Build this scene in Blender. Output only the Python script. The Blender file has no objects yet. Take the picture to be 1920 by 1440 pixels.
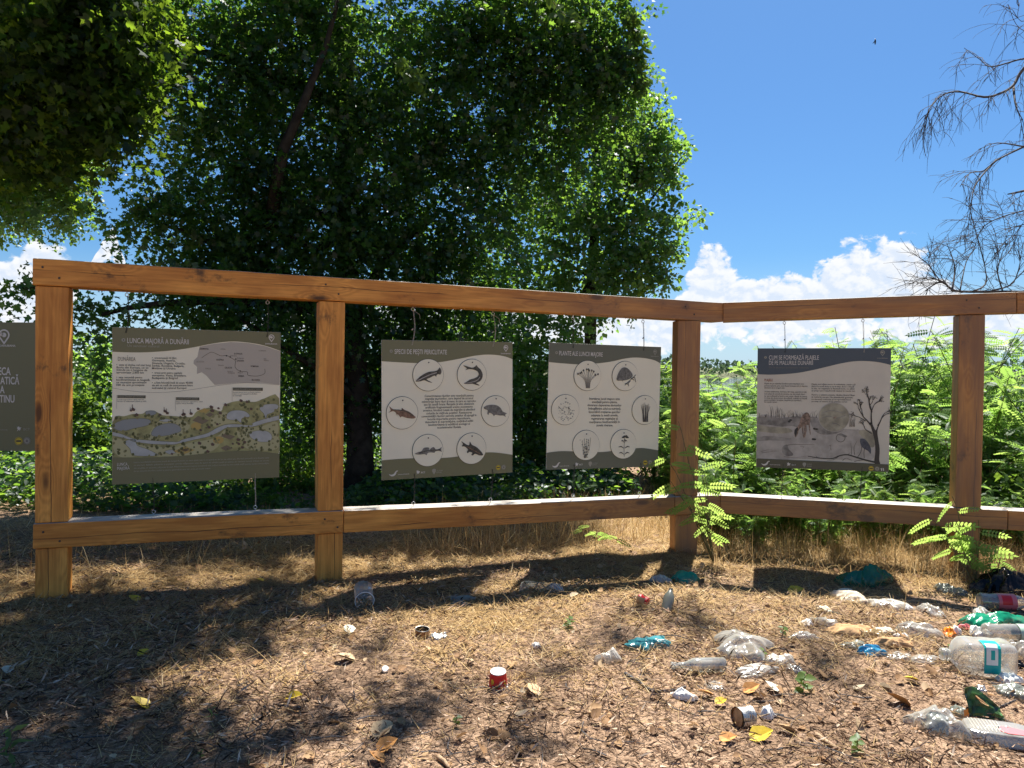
import bpy, math, random
import numpy as np
from mathutils import Vector, Matrix, Euler
random.seed(7); RNG = np.random.default_rng(11)
SC = bpy.context.scene
COL = SC.collection
# ------------------------------------------------------------------ camera, world, sun, exposure
CAM_H, FPX = 1.45, 1400.0
PITCH, ROLL = math.radians(-1.02), math.radians(0.5)
cam_d = bpy.data.cameras.new('camera'); cam = bpy.data.objects.new('camera', cam_d); COL.objects.link(cam)
cam_d.sensor_width = 36.0; cam_d.lens = FPX/1920*36.0; cam_d.clip_start = 0.05; cam_d.clip_end = 6000
RM = Matrix.Rotation(math.radians(90)+PITCH, 3, 'X') @ Matrix.Rotation(ROLL, 3, 'Z')
cam.matrix_world = Matrix.Translation((0, 0, CAM_H)) @ RM.to_4x4()
SC.camera = cam
SUN_AZ, SUN_EL = math.radians(19), math.radians(62)
world = bpy.data.worlds.new('World'); SC.world = world; world.use_nodes = True
sun_d = bpy.data.lights.new('sun', 'SUN'); sun = bpy.data.objects.new('sun', sun_d); COL.objects.link(sun)
sun_d.energy = 5.0; sun_d.angle = math.radians(0.53); sun_d.color = (1.0, 0.94, 0.84)
SDIR = Vector((math.sin(SUN_AZ)*math.cos(SUN_EL), math.cos(SUN_AZ)*math.cos(SUN_EL), math.sin(SUN_EL)))
sun.rotation_euler = SDIR.to_track_quat('Z', 'Y').to_euler(); sun.location = SDIR*60
SC.view_settings.view_transform = 'Standard'; SC.view_settings.look = 'None'
SC.view_settings.exposure = 1.40; SC.view_settings.gamma = 1.0; SC.view_settings.use_curve_mapping = False
SC.cycles.max_bounces = 10; SC.cycles.transparent_max_bounces = 24; SC.cycles.diffuse_bounces = 4
SC.cycles.transmission_bounces = 6; SC.cycles.glossy_bounces = 3; SC.cycles.caustics_reflective = False; SC.cycles.caustics_refractive = False
SC.cycles.use_denoising = True; SC.cycles.sample_clamp_indirect = 6.0
SKY_STRENGTH = 0.10

class NT:
    """tiny helper to write node trees"""
    def __init__(s, tree): s.t = tree; s.n = tree.nodes; s.l = tree.links
    def add(s, typ, ins=None, **kw):
        nd = s.n.new(typ)
        for k, v in kw.items(): setattr(nd, k, v)
        for k, v in (ins or {}).items(): s.put(nd.inputs[k], v)
        return nd
    def put(s, sock, v):
        if isinstance(v, bpy.types.NodeSocket): s.l.new(v, sock)
        elif hasattr(v, 'outputs'): s.l.new(v.outputs[0], sock)
        else: sock.default_value = v
    def m(s, op, a, b=0.0, c=0.0, clamp=False):
        nd = s.n.new('ShaderNodeMath'); nd.operation = op; nd.use_clamp = clamp
        for i, v in enumerate((a, b, c)): s.put(nd.inputs[i], v)
        return nd.outputs[0]
    def mix(s, f, a, b, mode='MIX'):
        nd = s.n.new('ShaderNodeMix'); nd.data_type = 'RGBA'; nd.blend_type = mode
        s.put(nd.inputs[0], f); s.put(nd.inputs[6], a); s.put(nd.inputs[7], b)
        return nd.outputs[2]
    def ramp(s, f, stops, interp='LINEAR'):
        nd = s.n.new('ShaderNodeValToRGB'); r = nd.color_ramp; r.interpolation = interp
        while len(r.elements) < len(stops): r.elements.new(0.5)
        for e, (p, c) in zip(r.elements, stops):
            e.position = p; e.color = (c if len(c) == 4 else (*c, 1)) if hasattr(c, '__len__') else (c, c, c, 1)
        s.put(nd.inputs[0], f); return nd.outputs[0]
    def noise(s, vec, scale, detail=4, rough=0.55, dist=0.0, dims='3D', w=None):
        nd = s.n.new('ShaderNodeTexNoise'); nd.noise_dimensions = dims
        s.put(nd.inputs['Vector'], vec); nd.inputs['Scale'].default_value = scale
        nd.inputs['Detail'].default_value = detail; nd.inputs['Roughness'].default_value = rough
        nd.inputs['Distortion'].default_value = dist
        if w is not None: s.put(nd.inputs['W'], w)
        return nd.outputs[0]
    def mapr(s, v, a, b, c=0.0, d=1.0, smooth=True):
        nd = s.n.new('ShaderNodeMapRange'); nd.interpolation_type = 'SMOOTHSTEP' if smooth else 'LINEAR'
        s.put(nd.inputs[0], v)
        for i, q in enumerate((a, b, c, d)): nd.inputs[i+1].default_value = q
        return nd.outputs[0]

def build_world():
    T = NT(world.node_tree); T.n.clear()
    sky = T.add('ShaderNodeTexSky', sky_type='NISHITA', sun_disc=False, sun_elevation=SUN_EL, sun_rotation=SUN_AZ,
                altitude=60.0, air_density=1.0, dust_density=1.0, ozone_density=1.6)
    tint = T.mix(1.0, sky.outputs[0], (0.196, 0.342, 0.49, 1), 'MULTIPLY')
    tc = T.add('ShaderNodeTexCoord'); sp = T.add('ShaderNodeSeparateXYZ', {0: tc.outputs['Generated']})
    az = T.m('MULTIPLY', T.m('ARCTAN2', sp.outputs[0], sp.outputs[1]), 180/math.pi)
    el = T.m('MULTIPLY', T.m('ARCSINE', sp.outputs[2]), 180/math.pi)
    def curve(v, pts):
        nd = T.n.new('ShaderNodeFloatCurve'); c = nd.mapping.curves[0]
        for a, e in pts[1:-1]: c.points.new((a+180)/360, e/20)
        c.points[0].location = ((pts[0][0]+180)/360, pts[0][1]/20); c.points[-1].location = ((pts[-1][0]+180)/360, pts[-1][1]/20)
        for q in c.points: q.handle_type = 'AUTO_CLAMPED'
        nd.mapping.update(); T.put(nd.inputs['Value'], T.m('DIVIDE', T.m('ADD', v, 180.0), 360.0)); return T.m('MULTIPLY', nd.outputs[0], 20.0)
    top = curve(az, [(-180, 6), (-160, 9), (-140, 4), (-115, 8), (-95, 10), (-75, 5), (-60, 8), (-45, 5), (-40, 6), (-36, 7.4), (-34, 7.0), (-32.9, 8.6), (-31.6, 8.8), (-30.8, 6.6), (-29.9, 5.6), (-29.3, 9.6), (-28.0, 9.8), (-27.0, 5.0), (-20, 4), (-10, 7), (2, 6), (8, 4.6), (11.4, 4.6), (12.8, 7.4), (14.6, 9.8), (16.4, 9.2), (18.0, 7.2), (20, 7.4), (22.0, 7.6), (23.2, 9.6), (25.4, 9.8), (27.6, 9.6), (29.4, 8.0), (30.6, 5.6), (36, 5), (48, 10), (60, 6), (80, 11), (100, 6), (130, 9), (150, 5), (180, 6)])
    bot = curve(az, [(-180, 1), (-60, 1), (-31.0, 1.5), (-29.8, 6.6), (-27.4, 6.9), (-26.6, 6), (0, 1), (180, 1)])
    mid = T.m('MULTIPLY', T.m('ADD', top, bot), 0.5); hlf = T.m('MULTIPLY', T.m('SUBTRACT', top, bot), 0.5)
    q = T.m('ABSOLUTE', T.m('DIVIDE', T.m('SUBTRACT', el, mid), T.m('MAXIMUM', hlf, 0.05)))
    dens = T.m('SUBTRACT', 1.15, T.m('MULTIPLY', T.m('POWER', q, 2.4), 0.62))
    dens = T.m('SUBTRACT', dens, T.mapr(el, 1.0, 5.5, 0.16, 0.0))
    def field(off):
        cv = T.add('ShaderNodeCombineXYZ', {0: T.m('ADD', T.m('MULTIPLY', az, 0.1), off*0.5), 1: T.m('ADD', T.m('MULTIPLY', el, 0.13), off), 2: 0.0})
        wob = T.n.new('ShaderNodeTexNoise'); T.put(wob.inputs['Vector'], cv.outputs[0]); wob.inputs['Scale'].default_value = 5; wob.inputs['Detail'].default_value = 4
        cv2 = T.add('ShaderNodeVectorMath', {0: cv.outputs[0], 1: T.add('ShaderNodeVectorMath', {0: wob.outputs[1], 3: 0.14}, operation='SCALE').outputs[0]}, operation='ADD')
        v = T.add('ShaderNodeTexVoronoi', {'Vector': cv2.outputs[0], 'Scale': 6.0, 'Detail': 3.0, 'Roughness': 0.55}, feature='F1')
        n = T.noise(cv2.outputs[0], 7.0, 9, 0.62)
        return T.m('ADD', T.m('MULTIPLY', T.m('SUBTRACT', 0.5, v.outputs[0]), 0.42), T.m('MULTIPLY', T.m('SUBTRACT', n, 0.5), 1.15))
    f0 = field(0.0); f1 = field(0.05)
    mask = T.mapr(T.m('ADD', dens, f0), 0.43, 0.66)
    lit = T.mapr(T.m('SUBTRACT', f0, f1), -0.22, 0.20)
    thick = T.mapr(T.m('ADD', dens, f0), 0.6, 1.3, 1.0, 0.25)
    k = 1.0/SKY_STRENGTH
    white = (0.39*k, 0.39*k, 0.39*k, 1); grey = (0.24*k, 0.29*k, 0.37*k, 1)
    cc = T.mix(T.m('ADD', T.m('MULTIPLY', lit, 0.62), T.m('MULTIPLY', thick, 0.38)), grey, white)
    tint = T.mix(T.mapr(el, 0.0, 9.0, 0.60, 0.0), tint, (0.285*k, 0.36*k, 0.425*k, 1))   # pale haze low over the river
    above = T.mapr(el, -0.5, 0.6)
    out = T.mix(T.m('MULTIPLY', T.m('MULTIPLY', mask, above), 0.96), tint, cc)
    bg = T.add('ShaderNodeBackground', {0: out, 1: SKY_STRENGTH})
    T.add('ShaderNodeOutputWorld', {0: bg.outputs[0]})
build_world()

# ------------------------------------------------------------------ helpers
def ray(px, py):
    return RM @ Vector(((px-960)/FPX, -(py-720)/FPX, -1.0))
def at(px, py, y):
    """world point seen at pixel (px,py) of the 1920x1440 photo, at distance y in front of the camera"""
    d = ray(px, py); return Vector((0, 0, CAM_H)) + d*(y/d.y)
def at_xy(px, py, y):
    return np.array(at(px, py, y))

_LAT = RNG.random((256, 256))
def vnoise(x, y):
    x = np.asarray(x, float); y = np.asarray(y, float)
    i = np.floor(x).astype(int); j = np.floor(y).astype(int); u = x-i; v = y-j
    u = u*u*(3-2*u); v = v*v*(3-2*v)
    a = _LAT[i & 255, j & 255]; b = _LAT[(i+1) & 255, j & 255]; c = _LAT[i & 255, (j+1) & 255]; d = _LAT[(i+1) & 255, (j+1) & 255]
    return (a*(1-u)+b*u)*(1-v)+(c*(1-u)+d*u)*v
def fbm(x, y, o=4, g=0.5):
    s = 0; a = 1; t = 0
    for k in range(o): s = s+a*vnoise(x*2**k+17.3*k, y*2**k+9.1*k); t += a; a *= g
    return s/t-0.5
def sstep(x, a, b):
    t = np.clip((x-a)/(b-a), 0, 1); return t*t*(3-2*t)
def hgt(x, y):
    x = np.asarray(x, float); y = np.asarray(y, float)
    near = 1-sstep(np.hypot(x, y-5), 9, 18)
    h = (-0.005-0.02*np.clip(x, -6, 6)) + 0.10*fbm(x*0.7+3, y*0.7+8, 3)*near + 0.035*fbm(x*3.1, y*3.1, 3)*near
    h = h + 0.05*np.exp(-((y-6.0)/1.2)**2)*fbm(x*1.3+40, y*1.3, 2)*2*near
    bank = sstep(y-1.2*np.sin(x*0.25), 12.0, 21.0)
    return h - 3.6*bank
def gp(px, py, dz=0.0):
    """point of the ground seen at a pixel"""
    d = ray(px, py); t = 2.0
    for _ in range(40):
        p = Vector((0, 0, CAM_H))+d*t; gap = p.z-float(hgt(p.x, p.y))
        t += gap/max(0.12, -d.z)*0.8
    p = Vector((0, 0, CAM_H))+d*t
    return Vector((p.x, p.y, float(hgt(p.x, p.y))+dz))

def tag(o, label=None, cat=None, group=None, kind=None):
    if label: o['label'] = label
    if cat: o['category'] = cat
    if group: o['group'] = group
    if kind: o['kind'] = kind
    return o
def empty(name, loc=(0, 0, 0), rz=0.0, rot=None):
    o = bpy.data.objects.new(name, None); COL.objects.link(o); o.location = loc
    o.rotation_euler = rot if rot is not None else (0, 0, rz); o.empty_display_size = 0.1
    return o
def link(name, me, parent=None, loc=None, rot=None):
    o = bpy.data.objects.new(name, me); COL.objects.link(o)
    if parent is not None: o.parent = parent
    if loc is not None: o.location = loc
    if rot is not None: o.rotation_euler = rot
    return o
class MB:
    """collects verts / faces with material slots, links them as ONE mesh object"""
    def __init__(s): s.v = []; s.f = []; s.mi = []
    def add(s, v, f, mi=0):
        b = len(s.v); s.v.extend([tuple(q) for q in v]); s.f.extend([tuple(i+b for i in q) for q in f]); s.mi.extend([mi]*len(f)); return s
    def box(s, x0, x1, y0, y1, z0, z1, mi=0, top=None):
        v = [(x0, y0, z0), (x1, y0, z0), (x1, y1, z0), (x0, y1, z0), (x0, y0, z1), (x1, y0, z1), (x1, y1, z1), (x0, y1, z1)]
        s.add(v, [(3, 2, 1, 0), (0, 1, 5, 4), (1, 2, 6, 5), (2, 3, 7, 6), (3, 0, 4, 7)], mi); s.f.append(tuple(len(s.v)-8+i for i in (4, 5, 6, 7))); s.mi.append(mi if top is None else top); return s
    def tube(s, pts, rad, seg=6, mi=0, cap=True):
        pts = [Vector(p) for p in pts]; n = len(pts)
        if not hasattr(rad, '__len__'): rad = [rad]*n
        rings = []; up = Vector((0.13, 0.27, 0.95))
        for i, p in enumerate(pts):
            t = (pts[min(i+1, n-1)]-pts[max(i-1, 0)])
            t = t.normalized() if t.length > 1e-9 else Vector((0, 0, 1))
            a = t.cross(up); a = a.normalized() if a.length > 1e-3 else t.cross(Vector((1, 0, 0))).normalized()
            b = t.cross(a)
            rings.append([p+(a*math.cos(2*math.pi*k/seg)+b*math.sin(2*math.pi*k/seg))*rad[i] for k in range(seg)])
        v = [q for r in rings for q in r]; f = []
        for i in range(n-1):
            for k in range(seg):
                f.append((i*seg+k, i*seg+(k+1) % seg, (i+1)*seg+(k+1) % seg, (i+1)*seg+k))
        if cap: f.append(tuple(range(seg-1, -1, -1))); f.append(tuple((n-1)*seg+k for k in range(seg)))
        return s.add(v, f, mi)
    def lathe(s, prof, seg=24, mi=0, sq=0.0, cap0=True, cap1=True, wob=0.0):
        """profile [(radius, z)]; sq 0..1 squares the section off"""
        v = []; f = []; n = len(prof)
        for (r, z) in prof:
            for k in range(seg):
                a = 2*math.pi*k/seg; c, q = math.cos(a), math.sin(a)
                if sq > 0:
                    e = 2+6*sq; rr = (abs(c)**e+abs(q)**e)**(-1/e)
                else: rr = 1
                rr *= 1+wob*math.sin(3*a+z*40)*0.5+wob*math.sin(5*a-z*70)*0.4
                v.append((r*rr*c, r*rr*q, z))
        for i in range(n-1):
            for k in range(seg): f.append((i*seg+k, i*seg+(k+1) % seg, (i+1)*seg+(k+1) % seg, (i+1)*seg+k))
        if cap0: f.append(tuple(range(seg-1, -1, -1)))
        if cap1: f.append(tuple((n-1)*seg+k for k in range(seg)))
        return s.add(v, f, mi)
    def xf(s, M):
        s.v = [tuple(M @ Vector(q)) for q in s.v]; return s
    def mesh(s, name, mats, smooth=False, bevel=0):
        me = bpy.data.meshes.new(name); me.from_pydata(s.v, [], s.f)
        for m in (mats if isinstance(mats, (list, tuple)) else [mats]): me.materials.append(m)
        me.polygons.foreach_set('material_index', s.mi)
        if smooth: me.polygons.foreach_set('use_smooth', [True]*len(s.f))
        me.update(); return me
    def build(s, name, mats, parent=None, smooth=False, loc=None, rot=None, bevel=0):
        o = link(name, s.mesh(name, mats, smooth), parent, loc, rot)
        if bevel:
            b = o.modifiers.new('bevel', 'BEVEL'); b.width = bevel; b.segments = 2; b.limit_method = 'ANGLE'
        return o

def np_mesh(name, verts, nper, counts, mats, tint=None, smooth=False):
    """verts (M,3); loops given as flat vertex index array nper, polygon sizes counts"""
    me = bpy.data.meshes.new(name)
    me.vertices.add(len(verts)); me.vertices.foreach_set('co', np.asarray(verts, np.float32).ravel())
    me.loops.add(len(nper)); me.loops.foreach_set('vertex_index', np.asarray(nper, np.int32))
    st = np.concatenate([[0], np.cumsum(counts)[:-1]]).astype(np.int32)
    me.polygons.add(len(counts)); me.polygons.foreach_set('loop_start', st); me.polygons.foreach_set('loop_total', np.asarray(counts, np.int32))
    for m in (mats if isinstance(mats, (list, tuple)) else [mats]): me.materials.append(m)
    if smooth: me.polygons.foreach_set('use_smooth', np.ones(len(counts), bool))
    me.update(calc_edges=True)
    if tint is not None:
        at_ = me.attributes.new('tint', 'FLOAT', 'FACE'); at_.data.foreach_set('value', np.asarray(tint, np.float32))
    return me
def unit(v): return v/np.maximum(np.linalg.norm(v, axis=-1, keepdims=True), 1e-9)
def scatter_mesh(name, tv, tf, pos, along, normal, size, mats, tint, widen=None):
    """copies of a small template (tv: (k,3) x across, y along, z up; tf faces) merged into one mesh"""
    tv = np.asarray(tv, float); N = len(pos); k = len(tv)
    n = unit(normal); t = unit(along-(along*n).sum(1, keepdims=True)*n); b = np.cross(t, n)
    sz = np.asarray(size, float).reshape(N, 1, 1); wx = sz if widen is None else sz*np.asarray(widen).reshape(N, 1, 1)
    V = pos[:, None, :] + tv[None, :, 0:1]*wx*b[:, None, :] + tv[None, :, 1:2]*sz*t[:, None, :] + tv[None, :, 2:3]*sz*n[:, None, :]
    fl = np.concatenate([np.asarray(f) for f in tf]); cn = np.array([len(f) for f in tf])
    loops = (fl[None, :]+(np.arange(N)*k)[:, None]).ravel()
    counts = np.tile(cn, N)
    return np_mesh(name, V.reshape(-1, 3), loops, counts, mats, np.repeat(tint, len(tf)))

# ------------------------------------------------------------------ materials
MATS = {}
def mat(name):
    m = bpy.data.materials.new(name); m.use_nodes = True; T = NT(m.node_tree); T.n.clear()
    out = T.add('ShaderNodeOutputMaterial'); MATS[name] = m
    return m, T, out
def simple(name, col, rough=0.6, spec=0.4, metal=0.0, var=0.0, vscale=30.0, bump=0.0):
    m, T, out = mat(name); c = (*col, 1)
    if var > 0 or bump > 0:
        tc = T.add('ShaderNodeTexCoord'); n = T.noise(tc.outputs['Object'], vscale, 5, 0.6)
        c = T.mix(T.mapr(n, 0.3, 0.7), tuple(q*(1-var) for q in col)+(1,), tuple(min(1, q*(1+var)) for q in col)+(1,))
    p = T.add('ShaderNodeBsdfPrincipled', {'Base Color': c, 'Roughness': rough, 'Metallic': metal, 'Specular IOR Level': spec})
    if bump > 0:
        b = T.add('ShaderNodeBump', {'Height': n, 'Strength': bump, 'Distance': 0.01}); T.l.new(b.outputs[0], p.inputs['Normal'])
    T.l.new(p.outputs[0], out.inputs[0]); return m
def leaf_mat(name, c_dark, c_light, t_dark, t_light, trans=0.5, gloss=0.06):
    m, T, out = mat(name)
    a = T.add('ShaderNodeAttribute', attribute_name='tint', attribute_type='GEOMETRY')
    d = T.add('ShaderNodeBsdfDiffuse', {0: T.mix(a.outputs['Fac'], (*c_dark, 1), (*c_light, 1))})
    t = T.add('ShaderNodeBsdfTranslucent', {0: T.mix(a.outputs['Fac'], (*t_dark, 1), (*t_light, 1))})
    mx = T.add('ShaderNodeMixShader', {0: trans, 1: d.outputs[0], 2: t.outputs[0]})
    g = T.add('ShaderNodeBsdfGlossy', {0: (0.9, 0.95, 1.0, 1), 'Roughness': 0.42})
    m2 = T.add('ShaderNodeMixShader', {0: gloss, 1: mx.outputs[0], 2: g.outputs[0]})
    T.l.new(m2.outputs[0], out.inputs[0]); return m
def ramp_mat(name, stops, rough=0.85, trans=0.0):
    m, T, out = mat(name)
    a = T.add('ShaderNodeAttribute', attribute_name='tint', attribute_type='GEOMETRY')
    c = T.ramp(a.outputs['Fac'], stops)
    p = T.add('ShaderNodeBsdfPrincipled', {'Base Color': c, 'Roughness': rough, 'Specular IOR Level': 0.2}); s = p.outputs[0]
    if trans > 0:
        t = T.add('ShaderNodeBsdfTranslucent', {0: c}); s = T.add('ShaderNodeMixShader', {0: trans, 1: s, 2: t.outputs[0]}).outputs[0]
    T.l.new(s, out.inputs[0]); return m
def film(name, col, clear=0.6, rough=0.15, milk=0.5, gloss=0.25):
    """thin plastic film: part see-through, part milky, glossy"""
    m, T, out = mat(name)
    tc = T.add('ShaderNodeTexCoord'); n = T.noise(tc.outputs['Object'], 14, 4, 0.6)
    lw = T.add('ShaderNodeLayerWeight', {0: 0.35})
    dirt = T.mapr(T.noise(tc.outputs['Object'], 9, 5, 0.65), 0.50, 0.72)   # dried mud
    cc = T.mix(T.m('MULTIPLY', dirt, 0.7), (*col, 1), (0.20, 0.14, 0.09, 1))
    d = T.add('ShaderNodeBsdfDiffuse', {0: cc}); t = T.add('ShaderNodeBsdfTranslucent', {0: cc})
    dm = T.add('ShaderNodeMixShader', {0: milk, 1: d.outputs[0], 2: t.outputs[0]})
    tr = T.add('ShaderNodeBsdfTransparent', {0: tuple(0.5+0.5*q for q in col)+(1,)})
    cl = T.m('MULTIPLY', T.m('SUBTRACT', clear+0.12, T.m('ADD', T.m('MULTIPLY', n, 0.24), T.m('MULTIPLY', dirt, 0.25 if clear > .3 else 0.0))), T.m('SUBTRACT', 1.0, T.m('MULTIPLY', lw.outputs[1], 0.75)), clamp=True)
    a = T.add('ShaderNodeMixShader', {0: cl, 1: dm.outputs[0], 2: tr.outputs[0]})
    g = T.add('ShaderNodeBsdfGlossy', {0: (1, 1, 1, 1), 'Roughness': rough})
    fr = T.m('ADD', T.m('MULTIPLY', lw.outputs[0], gloss*1.6), gloss*0.25, clamp=True)
    b = T.add('ShaderNodeMixShader', {0: fr, 1: a.outputs[0], 2: g.outputs[0]})
    T.l.new(b.outputs[0], out.inputs[0]); return m

def wood_mat(name, c0, c1, knot, veil=0.0, dirt=0.5):
    """boards with the grain along local X"""
    m, T, out = mat(name)
    tc = T.add('ShaderNodeTexCoord'); oi = T.add('ShaderNodeObjectInfo')
    off = T.add('ShaderNodeCombineXYZ', {0: T.m('MULTIPLY', oi.outputs['Random'], 37.0), 1: T.m('MULTIPLY', oi.outputs['Random'], 11.0), 2: T.m('MULTIPLY', oi.outputs['Random'], 23.0)})
    base = T.add('ShaderNodeVectorMath', {0: tc.outputs['Object'], 1: off.outputs[0]}, operation='ADD').outputs[0]
    sv = T.add('ShaderNodeVectorMath', {0: base, 1: (0.9, 9.0, 9.0)}, operation='MULTIPLY').outputs[0]
    kv = T.add('ShaderNodeVectorMath', {0: base, 1: (2.1, 6.5, 6.5)}, operation='MULTIPLY').outputs[0]
    vor = T.add('ShaderNodeTexVoronoi', {'Vector': kv, 'Scale': 1.0, 'Randomness': 1.0}, feature='F1')
    kd = vor.outputs['Distance']
    warp = T.m('MULTIPLY', T.mapr(kd, 0.0, 0.42, 1.0, 0.0), 0.9)
    n1 = T.noise(sv, 1.6, 3, 0.5)
    sx = T.add('ShaderNodeSeparateXYZ', {0: sv})
    rings = T.m('SINE', T.m('ADD', T.m('MULTIPLY', T.m('ADD', n1, warp), 26.0), T.m('MULTIPLY', sx.outputs[2], 3.0)))
    fine = T.noise(T.add('ShaderNodeVectorMath', {0: base, 1: (3.0, 90.0, 90.0)}, operation='MULTIPLY').outputs[0], 1.0, 4, 0.65)
    blotch = T.noise(T.add('ShaderNodeVectorMath', {0: base, 1: (1.6, 4.0, 4.0)}, operation='MULTIPLY').outputs[0], 1.0, 4, 0.6)
    f = T.m('ADD', T.m('ADD', T.m('MULTIPLY', rings, 0.07), T.m('MULTIPLY', fine, 0.55)), T.m('MULTIPLY', T.m('SUBTRACT', blotch, 0.5), 0.9))
    col = T.mix(T.mapr(f, 0.0, 0.75), (*c0, 1), (*c1, 1))
    kmask = T.mapr(kd, 0.07, 0.19, 1.0, 0.0)
    col = T.mix(T.m('MULTIPLY', kmask, 0.85), col, (*knot, 1))
    mould = T.mapr(T.noise(T.add('ShaderNodeVectorMath', {0: base, 1: (2.2, 3.4, 3.4)}, operation='MULTIPLY').outputs[0], 1.3, 6, 0.7), 0.56, 0.70)
    col = T.mix(T.m('MULTIPLY', mould, dirt), col, (0.035, 0.026, 0.018, 1))
    so = T.add('ShaderNodeSeparateXYZ', {0: tc.outputs['Object']}); wav = T.noise(T.add('ShaderNodeVectorMath', {0: base, 1: (1.6, 0.0, 0.0)}, operation='MULTIPLY').outputs[0], 1.0, 3, 0.55)
    crk = T.m('ABSOLUTE', T.m('ADD', T.m('SUBTRACT', so.outputs[2], T.m('MULTIPLY', T.m('SUBTRACT', oi.outputs['Random'], 0.5), 0.09)), T.m('MULTIPLY', T.m('SUBTRACT', wav, 0.5), 0.05)))
    cseg = T.mapr(T.noise(T.add('ShaderNodeVectorMath', {0: base, 1: (0.9, 0.0, 0.0)}, operation='MULTIPLY').outputs[0], 1.0, 1, 0.4), 0.46, 0.52)
    cm = T.m('MULTIPLY', T.mapr(crk, 0.0009, 0.0026, 1.0, 0.0), cseg)
    col = T.mix(T.m('MULTIPLY', cm, 0.9), col, (0.02, 0.012, 0.008, 1))
    if veil > 0:
        wn = T.mapr(T.noise(sv, 1.1, 5, 0.6), 0.15, 0.75, 0.35, 1.0)
        gp_ = T.add('ShaderNodeSeparateXYZ', {0: T.add('ShaderNodeNewGeometry').outputs['Position']})   # veiling light over the right bays, put into the colour as grey-brown
        col = T.mix(T.m('MULTIPLY', T.m('MULTIPLY', wn, T.mapr(gp_.outputs[0], -0.9, 1.6)), veil), col, (0.17, 0.118, 0.085, 1))
    h = T.m('SUBTRACT', T.m('ADD', T.m('MULTIPLY', fine, 0.6), T.m('MULTIPLY', rings, 0.08)), T.m('MULTIPLY', cm, 2.0))
    b = T.add('ShaderNodeBump', {'Height': h, 'Strength': 0.35, 'Distance': 0.004})
    p = T.add('ShaderNodeBsdfPrincipled', {'Base Color': col, 'Roughness': 0.55, 'Specular IOR Level': 0.35, 'Normal': b.outputs[0]})
    T.l.new(p.outputs[0], out.inputs[0]); return m
wood_mat('pine_stain', (0.45, 0.168, 0.029), (0.94, 0.44, 0.088), (0.055, 0.018, 0.006), 0.72, 0.85)
wood_mat('pine_grey', (0.30, 0.27, 0.24), (0.62, 0.58, 0.52), (0.12, 0.10, 0.085), 0.0, 0.55)
simple('board_face', (0.85, 0.81, 0.60), 0.42, 0.35, var=0.03, vscale=3)
simple('board_grey', (0.62, 0.585, 0.47), 0.42, 0.35, var=0.05, vscale=3)
simple('board_edge', (0.55, 0.54, 0.50), 0.5)
simple('olive_print', (0.185, 0.180, 0.090), 0.42, 0.35)
simple('teal_print', (0.140, 0.148, 0.100), 0.42, 0.35)
simple('slate_print', (0.075, 0.098, 0.115), 0.42, 0.35)
simple('dark_olive_print', (0.10, 0.098, 0.060), 0.42, 0.35)
simple('white_print', (0.66, 0.63, 0.55), 0.45)
simple('pale_print', (0.33, 0.32, 0.25), 0.45)
simple('ink', (0.045, 0.042, 0.035), 0.5)
simple('ink_mid', (0.17, 0.155, 0.125), 0.5)
simple('red_ink', (0.28, 0.09, 0.06), 0.5)
simple('badge_yellow', (0.62, 0.46, 0.03), 0.45)
simple('map_land', (0.47, 0.43, 0.34), 0.5)
simple('art_green', (0.33, 0.32, 0.13), 0.5, var=0.25, vscale=14)
simple('art_green_pale', (0.45, 0.43, 0.22), 0.5)
simple('art_tree', (0.13, 0.135, 0.05), 0.5)
simple('art_tree_light', (0.25, 0.24, 0.10), 0.5)
simple('art_water', (0.42, 0.44, 0.40), 0.45, var=0.1, vscale=20)
simple('art_water_dark', (0.27, 0.29, 0.27), 0.45)
simple('art_ochre', (0.47, 0.34, 0.10), 0.5)
simple('art_brown', (0.20, 0.16, 0.10), 0.5)
simple('art_house', (0.12, 0.075, 0.055), 0.5)
simple('fish_dark', (0.075, 0.070, 0.050), 0.5, var=0.5, vscale=45)
simple('fish_brown', (0.22, 0.13, 0.075), 0.5, var=0.4, vscale=45)
simple('fish_grey', (0.18, 0.175, 0.145), 0.5, var=0.4, vscale=45)
simple('wash_grey', (0.25, 0.235, 0.20), 0.5, var=0.45, vscale=11)
simple('wash_pale', (0.42, 0.39, 0.33), 0.5, var=0.2, vscale=9)
simple('wash_green', (0.33, 0.31, 0.22), 0.5, var=0.3, vscale=12)
simple('heron_blue', (0.075, 0.085, 0.10), 0.5, var=0.3, vscale=40)
simple('fawn', (0.24, 0.17, 0.12), 0.5, var=0.55, vscale=70)
simple('steel', (0.55, 0.55, 0.55), 0.3, 0.5, 1.0)
simple('cord_pale', (0.42, 0.38, 0.30), 0.9)
simple('cord_dark', (0.03, 0.03, 0.028), 0.8)
simple('screw', (0.09, 0.07, 0.055), 0.5, 0.4, 0.6)
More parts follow.
